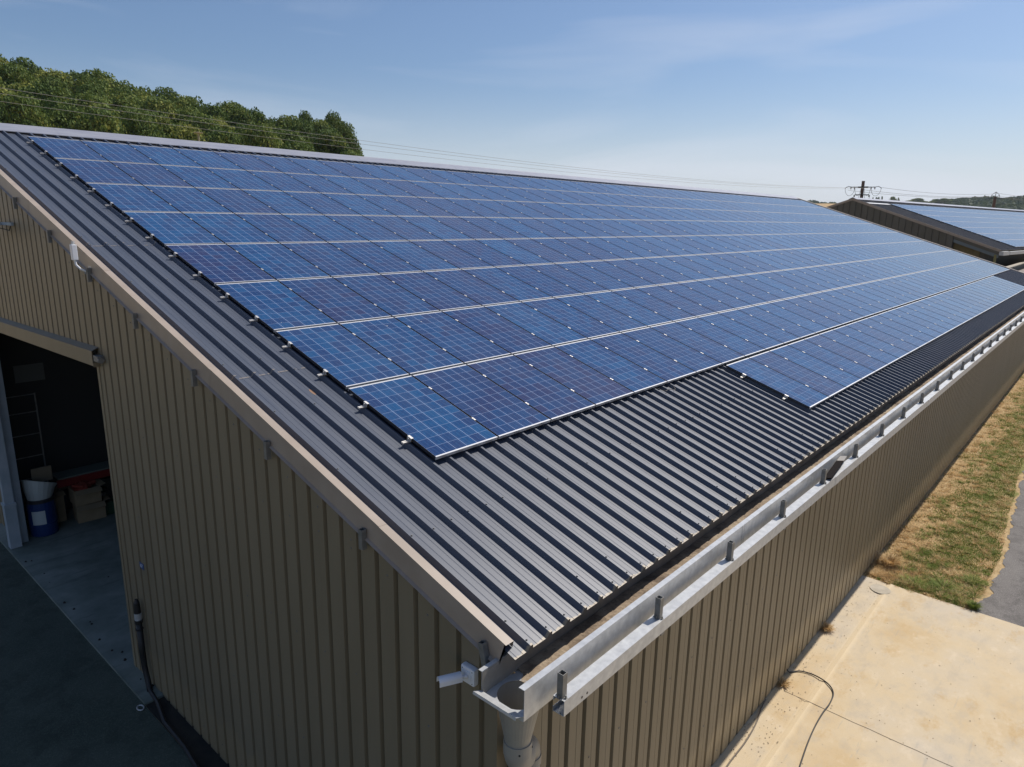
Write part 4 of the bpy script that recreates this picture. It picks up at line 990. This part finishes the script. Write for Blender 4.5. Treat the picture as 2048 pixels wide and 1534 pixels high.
def crown(W, H, n_lobes, per, size, rng, flat=.8):
    """leaf quads on the surface shells of many lobes; returns verts, tint"""
    vs = []; ts = []
    for i in range(n_lobes):
        z = rng.uniform(.12, 1.0); wmax = W * .5 * math.sin(math.pi * min(1, .18 + .80 * z ** .8)) ** .7
        a = rng.uniform(0, 2 * math.pi); r = wmax * math.sqrt(rng.uniform(.05, 1)) * .82
        c = np.array([r * math.cos(a), r * math.sin(a), z * H * .86 + H * .06]); R_ = rng.uniform(.13, .23) * W
        n = int(per * (R_ / (.18 * W)) ** 2); d = rng.normal(size=(n, 3)); d /= np.linalg.norm(d, axis=1)[:, None]
        d[:, 2] = np.where(d[:, 2] < -.45, -d[:, 2], d[:, 2])
        rad_ = R_ * (1 - .35 * rng.random(n) ** 2) * (1 + .12 * np.sin(d[:, 0] * 7 + i) * np.cos(d[:, 1] * 6))
        p = c + d * rad_[:, None] * np.array([1, 1, flat])
        nn = d * .8 + rng.normal(size=(n, 3)) * .6; nn /= np.linalg.norm(nn, axis=1)[:, None]
        up = rng.normal(size=(n, 3)); t1 = np.cross(nn, up); t1 /= np.linalg.norm(t1, axis=1)[:, None]; t2 = np.cross(nn, t1)
        s = size * rng.uniform(.55, 1.25, n)[:, None]
        q = np.stack([p - t1*s*.5 - t2*s*.4, p + t1*s*.5 - t2*s*.3, p + t1*s*.35 + t2*s*.5, p - t1*s*.45 + t2*s*.4], 1)
        vs.append(q.reshape(-1, 3)); base = rng.uniform(.15, .85); ts.append(np.repeat(np.clip(base + rng.normal(size=n) * .16, 0, 1), 4))
    return np.concatenate(vs), np.concatenate(ts)
variants = []
TR = np.random.default_rng(11)
for k in range(6):
    v_, t_ = crown(1.0, 1.0, [38, 44, 40, 48, 36, 42][k], 420, .0245, TR)
    o = npmesh("crown", v_, 4, M['leaf'], None, t_)
    q = MB(); q.tube([(0, 0, -.45), (.01, 0, -.1), (0, .02, .35), (.02, .0, .6)], [.035, .028, .018, .006], 7)
    for j in range(5):
        a_ = j * 1.3 + k; q.tube([(0, 0, .02 + .09*j), (.14*math.cos(a_), .14*math.sin(a_), .2 + .09*j), (.28*math.cos(a_), .28*math.sin(a_), .33 + .1*j)], [.016, .01, .004], 5)
    tq = q.build("trunk", M['bark']); COL.objects.unlink(o); COL.objects.unlink(tq); variants.append((o, tq))
def add_tree(x, y, zbase, ztop, W, vi, name, label, cat, group, rot=None, trunk_frac=.22):
    e_ = empty(name, (x, y, zbase), (0, 0, rot if rot is not None else random.uniform(0, 6.28)))
    H = ztop - zbase; ch = H * (1 - trunk_frac)
    for src in variants[vi]:
        c_ = src.copy(); COL.objects.link(c_); c_.parent = e_; c_.location = (0, 0, H * trunk_frac); c_.scale = (W, W, ch)
    tag(e_, label, cat, group); return e_
OUT = [(78.5, .156), (75.89, .1569), (74.32, .1589), (73.0, .1538), (71.91, .1495), (70.2, .1483), (69.04, .1436), (67.52, .1427), (65.34, .1391), (64.41, .1288), (62.42, .1283), (61.1, .1178), (59.02, .115), (57.4, .119), (55.9, .121), (54.75, .117)]
def top_at(az): 
    xs_ = sorted(OUT); return float(np.interp(az, [a for a, _ in xs_], [t_ for _, t_ in xs_]))
ntree = 0
def forest_tree(az, D, t_, W, lab, grp):
    global ntree
    x, y = CAM.x + D * math.cos(rad(az)), CAM.y + D * math.sin(rad(az)); zt_ = CAM.z + D * t_; zg = float(ground_h(np.array(x), np.array(y))) - .3
    if zt_ - zg < 7: zg = zt_ - 7
    add_tree(x, y, zg, zt_, W, ntree % 6, "oak_tree", lab, "tree", grp, trunk_frac=.15); ntree += 1
# skyline row
for i, az in enumerate(np.arange(55.6, 80.5, 1.35)):
    D = 122 + random.uniform(-5, 6); forest_tree(az + random.uniform(-.3, .3), D, top_at(az) + random.uniform(-.007, .004), random.uniform(7.0, 11), "broad green oak crown on the skyline of the wooded hill behind the ridge", "oaks along the skyline of the hill")
for (row, D0, frac, W0, st) in ((1, 112, .86, 8.6, 1.9), (2, 101, .70, 8.4, 2.0), (3, 91, .52, 7.6, 2.2), (4, 82, .34, 7.0, 2.5)):
    for az in np.arange(55.2 + (row % 2) * .9, 82, st):
        tt = top_at(az); rl = .092 if az > 60 else .082
        if az < 57.5 and row > 2: continue
        t_ = rl - .012 + (tt - rl + .012) * frac + random.uniform(-.006, .006)
        forest_tree(az + random.uniform(-.5, .5), D0 + random.uniform(-4, 4), t_, W0 * random.uniform(.85, 1.25), "rounded green oak crown within the wood on the slope behind the ridge", "oaks on the slope of the hill")
for (az, D, t_, W, lab) in ((57.15, 119, .1215, 5.6, "tall dense oak, second from the right end of the hill wood"), (55.3, 117, .1225, 6.4, "rounded dark oak at the right end of the wood, one before last"), (54.3, 116, .110, 7.0, "outermost dark oak where the hill wood stops against the sky")):
    forest_tree(az, D, t_, W, lab, "end oaks of the hill wood")
# distant trees on the horizon
def far_tree(az, D, t_, W, vi, name, lab, cat="tree", base=None, group="single trees on the right horizon"):
    x, y = CAM.x + D * math.cos(rad(az)), CAM.y + D * math.sin(rad(az)); zt_ = CAM.z + D * t_; zg = float(ground_h(np.array(x), np.array(y))) - .5 if base is None else CAM.z + D * base
    add_tree(x, y, min(zg, zt_ - 4), zt_, W, vi, name, lab, cat, group, trunk_frac=.05)
for a_ in (far_tree(10.72, 800, .0298, 13, 0, "oak_tree", "small round tree right of the dome tree, before the field gap"),
           far_tree(10.24, 800, .0305, 17, 1, "oak_tree", "wide round lone tree beside the tan field gap on the horizon"),
           far_tree(11.8, 820, .0302, 19, 2, "oak_tree", "domed dark tree above the neighbouring roof, left of the lone pair"),
           far_tree(11.3, 815, .027, 12, 3, "bush", "low bush between the domed tree and the lone round pair", "bush"),
           far_tree(12.35, 830, .0275, 16, 4, "bush", "low spreading bush left of the domed horizon tree", "bush"),
           far_tree(13.35, 850, .0318, 9, 5, "cypress_tree", "dark pointed evergreen, rightmost big one in the thin cluster"),
           far_tree(13.0, 850, .0312, 3, 0, "cypress_tree", "slim dark evergreen just right of the big pointed evergreen"),
           far_tree(14.25, 850, .0320, 3.2, 1, "cypress_tree", "tallest slim evergreen in the thin horizon cluster"),
           far_tree(14.05, 850, .0325, 2.4, 2, "cypress_tree", "slimmest evergreen at the right of the thin horizon cluster"),
           far_tree(14.4, 850, .0312, 4, 3, "cypress_tree", "stubby dark evergreen at the middle of the thin cluster"),
           far_tree(14.62, 850, .0312, 2.4, 4, "cypress_tree", "leftmost slim evergreen of the thin horizon cluster"),
           far_tree(15.05, 860, .0298, 17, 5, "bush", "long low thicket just left of the thin evergreen cluster", "bush")): pass
def wood(name, azs, Ds, tops, n, size, label):
    rg = np.random.default_rng(int(abs(azs[0]) * 10)); vs = []; ts = []
    for i in range(n):
        az = rg.uniform(azs[0], azs[-1]); k = rg.random(); D = Ds[0] + (Ds[1] - Ds[0]) * k
        x, y = CAM.x + D * math.cos(rad(az)), CAM.y + D * math.sin(rad(az)); zt_ = CAM.z + D * np.interp(az, azs, tops) * (.30 + .70 * k ** .7)
        c = np.array([x, y, zt_ - 4]); m_ = 90; d = rg.normal(size=(m_, 3)); d /= np.linalg.norm(d, axis=1)[:, None]; d[:, 2] = np.abs(d[:, 2]) * 1.0 - .1
        W = rg.uniform(4.5, 8); p = c + d * W * np.array([1, 1, .62]); nn = d + rg.normal(size=(m_, 3)) * .5; nn /= np.linalg.norm(nn, axis=1)[:, None]
        t1 = np.cross(nn, rg.normal(size=(m_, 3))); t1 /= np.linalg.norm(t1, axis=1)[:, None]; t2 = np.cross(nn, t1); s = size * rg.uniform(.6, 1.3, m_)[:, None]
        q = np.stack([p - t1*s*.5 - t2*s*.4, p + t1*s*.5 - t2*s*.3, p + t1*s*.35 + t2*s*.5, p - t1*s*.45 + t2*s*.4], 1).reshape(-1, 3)
        vs.append(q); ts.append(np.repeat(np.clip(rg.uniform(.2, .7) + rg.normal(size=m_) * .1, 0, 1), 4))
    o = npmesh(name, np.concatenate(vs), 4, M['leaf_far'], None, np.concatenate(ts)); tag(o, label, "woods", None, "stuff")
wood("woods", [-6, 5.8, 6.8, 7.5, 8.2, 9.0, 9.5, 9.82], (560, 860), [.034, .0335, .031, .0322, .0322, .0325, .031, .030], 900, 2.6, "distant dark green wood filling the right horizon behind the bare pole")
wood("woods", [17.0, 17.6, 18.2, 20, 24, 32], (800, 900), [.0262, .0258, .027, .0285, .0262, .02], 420, 2.6, "low dark line of woods on the horizon left of the neighbouring barn")

# ------------------------------------------------------------------ grass on the verge
def grass(name, n, xr, yr, hgt, col, label, dens=None, wdt=.006):
    rg = np.random.default_rng(len(name) + n); xs_ = rg.uniform(*xr, n) if dens is None else xr[0] + (xr[1] - xr[0]) * rg.random(n) ** dens
    ys_ = rg.uniform(*yr, n); ye = np.interp(xs_, kx, ky) + .1
    cl_ = .6 * np.sin(xs_ * 1.1 + 2 * np.sin(ys_ * 2.1)) + .5 * np.sin(xs_ * 3.7 + ys_ * 5.1) + .5 * np.sin(ys_ * 7.3 - xs_ * 2.6) + rg.normal(size=n) * .45
    cl_ += 1.95 - 1.9 * np.abs(ys_ + 3.45) - .75 * (xs_ < 12.9) + .35 * sstep(xs_, 18, 30)
    keep = (ys_ > ye)
    if col == 'green': keep &= (cl_ > .70) | (rg.random(n) < .03)
    xs_, ys_ = xs_[keep], ys_[keep]; n = len(xs_); a = rg.uniform(0, 2*np.pi, n); ln = rg.uniform(.4, 1.25, n) * hgt
    lean = rg.uniform(.2, 1.3, n) * ln * (1.3 if col != 'green' else .8); w_ = wdt * rg.uniform(.7, 1.8, n)
    bx_ = np.stack([xs_, ys_, np.full(n, Z0 + .0)], 1); tip = bx_ + np.stack([np.cos(a) * lean, np.sin(a) * lean, ln * (.9 if col == 'green' else .45)], 1)
    pr = np.stack([-np.sin(a) * w_, np.cos(a) * w_, np.zeros(n)], 1)
    v_ = np.stack([bx_ - pr, bx_ + pr, tip], 1).reshape(-1, 3); t_ = np.repeat(rg.random(n), 3)
    o = npmesh(name, v_, 3, M['g_' + col], None, t_); tag(o, label, "grass", None, "stuff")
M['g_green'] = leaf_mat("green_blades", (.11, .155, .028), (.19, .25, .05), (.33, .35, .09))
M['g_dry'] = leaf_mat("straw_blades", (.42, .27, .12), (.66, .47, .23), (.82, .66, .40))
grass("grass", 110000, (10.95, 47), (-4.45, -2.06), .05, 'green', "tufty green grass on the verge beside the long wall", 1.8, .007)
grass("dry_grass", 120000, (10.95, 50), (-4.5, -2.06), .045, 'dry', "bleached dry grass along the foot of the long wall", 1.8, .006)
rgc = np.random.default_rng(3)
def clumps(name, n, col, h, label):
    P = []; T = []
    for i in range(n):
        x = 11.1 + 36 * rgc.random() ** 1.9; ymin = float(np.interp(x, kx, ky)) + .12; y = rgc.uniform(ymin, -2.12)
        if col == 'green' and (y > -2.5 or abs(math.sin(x * 1.3 + y * 2)) < .35): continue
        m_ = 26; a = rgc.uniform(0, 2*np.pi, m_); R_ = rgc.uniform(.06, .16); ln = h * rgc.uniform(.4, 1.2, m_)
        b0 = np.stack([x + R_*.5*rgc.random(m_)*np.cos(a), y + R_*.5*rgc.random(m_)*np.sin(a), np.full(m_, Z0)], 1)
        tp = b0 + np.stack([np.cos(a)*R_*1.1, np.sin(a)*R_*1.1, ln], 1); w_ = .006; pr = np.stack([-np.sin(a)*w_, np.cos(a)*w_, np.zeros(m_)], 1)
        P.append(np.stack([b0 - pr, b0 + pr, tp], 1).reshape(-1, 3)); T.append(np.repeat(np.clip(rgc.uniform(.1, .8) + rgc.normal(size=m_)*.15, 0, 1), 3))
    o = npmesh(name, np.concatenate(P), 3, M['g_' + col], None, np.concatenate(T)); tag(o, label, "grass", None, "stuff")
clumps("grass", 1100, 'green', .08, "small leafy green clumps dotted through the verge")
clumps("dry_grass", 900, 'dry', .10, "taller golden straw stems dotted through the verge")
# separate weed tufts along the slab edge and wall foot
def tuft(x, y, r, h, n, colr, label, name="grass_tuft"):
    rg = np.random.default_rng(int(abs(x * 100 + y * 37))); a = rg.uniform(0, 2*np.pi, n); rr_ = r * .5 * rg.random(n)
    bx_ = np.stack([rr_*np.cos(a), rr_*np.sin(a), np.zeros(n)], 1); ln = h * rg.uniform(.5, 1.1, n); le = r * rg.uniform(.4, 1.1, n)
    tip = bx_ + np.stack([np.cos(a)*le, np.sin(a)*le, ln], 1); w_ = .006; pr = np.stack([-np.sin(a)*w_, np.cos(a)*w_, np.zeros(n)], 1)
    mid = (bx_ + tip) / 2 + np.array([0, 0, 1]) * (ln * .2)[:, None]
    v_ = np.stack([bx_ - pr, bx_ + pr, mid + pr * .7, mid - pr * .7], 1).reshape(-1, 3); v2 = np.stack([mid - pr*.7, mid + pr*.7, tip, tip], 1).reshape(-1, 3)
    o = npmesh(name, np.concatenate([v_, v2]), 4, M['g_' + colr], None, np.repeat(rg.random(2*n), 4)); o.location = (x, y, Z0 + .01); tag(o, label, "grass tuft", "tufts around the concrete edge"); return o
tuft(11.06, -4.12, .15, .13, 260, 'green', "bright green grass tuft at the slab corner beside the tarmac")
tuft(11.35, -2.95, .26, .09, 170, 'green', "dark green grass tuft at the slab edge nearest the wall")
tuft(11.55, -3.5, .30, .10, 220, 'green', "wide green grass tuft halfway along the slab edge")
tuft(12.3, -3.95, .26, .10, 200, 'green', "leafy green tuft near the bleached tarmac margin")
tuft(11.9, -2.35, .28, .22, 420, 'dry', "straw coloured tuft close to the wall beyond the slab")
tuft(8.15, -2.12, .16, .12, 260, 'dry', "small straw tuft growing from the wall foot over the concrete")
tuft(5.95, -2.10, .14, .09, 200, 'dry', "little dry weed at the wall foot beside the looped hose")
tuft(9.3, -5.85, .07, .04, 90, 'dry', "small brown weed clump lying on the open concrete")
for k in range(26):
    yk = -2.2 - 1.95 * k / 26 + random.uniform(-.04, .04)
    tuft(10.96 + random.uniform(-.02, .12), yk, random.uniform(.05, .12), random.uniform(.02, .06), random.randint(16, 44), 'dry' if random.random() < .6 else 'green', "small ragged grass wisp spilling over the slab edge")
# grit and leaf litter on the slab
rg = np.random.default_rng(5); n = 620
x = rg.uniform(2.5, 10.8, n); y = -2.06 - np.abs(rg.normal(size=n)) * .35; far_ = rg.random(n) < .35; y[far_] = rg.uniform(-8, -2.1, far_.sum())
s = rg.uniform(.003, .010, n)[:, None]; c = np.stack([x, y, np.full(n, Z0 + .024)], 1); a = rg.uniform(0, 6.28, n)
t1 = np.stack([np.cos(a), np.sin(a), np.zeros(n)], 1) * s; t2 = np.stack([-np.sin(a), np.cos(a), np.ones(n) * .5], 1) * s * .8
v_ = np.stack([c - t1 - t2 * [1, 1, 0], c + t1 - t2 * [1, 1, 0], c + t1 + t2, c - t1 + t2], 1).reshape(-1, 3)
o = npmesh("litter", v_, 4, M['dirt'], None); tag(o, "fine grit and leaf litter scattered on the pale concrete", "litter", None, "stuff")

# ------------------------------------------------------------------ summer haze: one closed box of thin air
b = MB(); b.box((-5600, -5600, -120), (5600, 5600, 44))
hm = bpy.data.materials.new("haze_air"); hm.use_nodes = True; hm.node_tree.nodes.clear()
ho = hm.node_tree.nodes.new("ShaderNodeOutputMaterial"); hv = hm.node_tree.nodes.new("ShaderNodeVolumePrincipled")
hv.inputs["Color"].default_value = (.80, .88, 1.0, 1); hv.inputs["Density"].default_value = .00011; hv.inputs["Anisotropy"].default_value = .3
hm.node_tree.links.new(hv.outputs[0], ho.inputs["Volume"]); o = b.build("haze", hm); tag(o, kind="stuff")
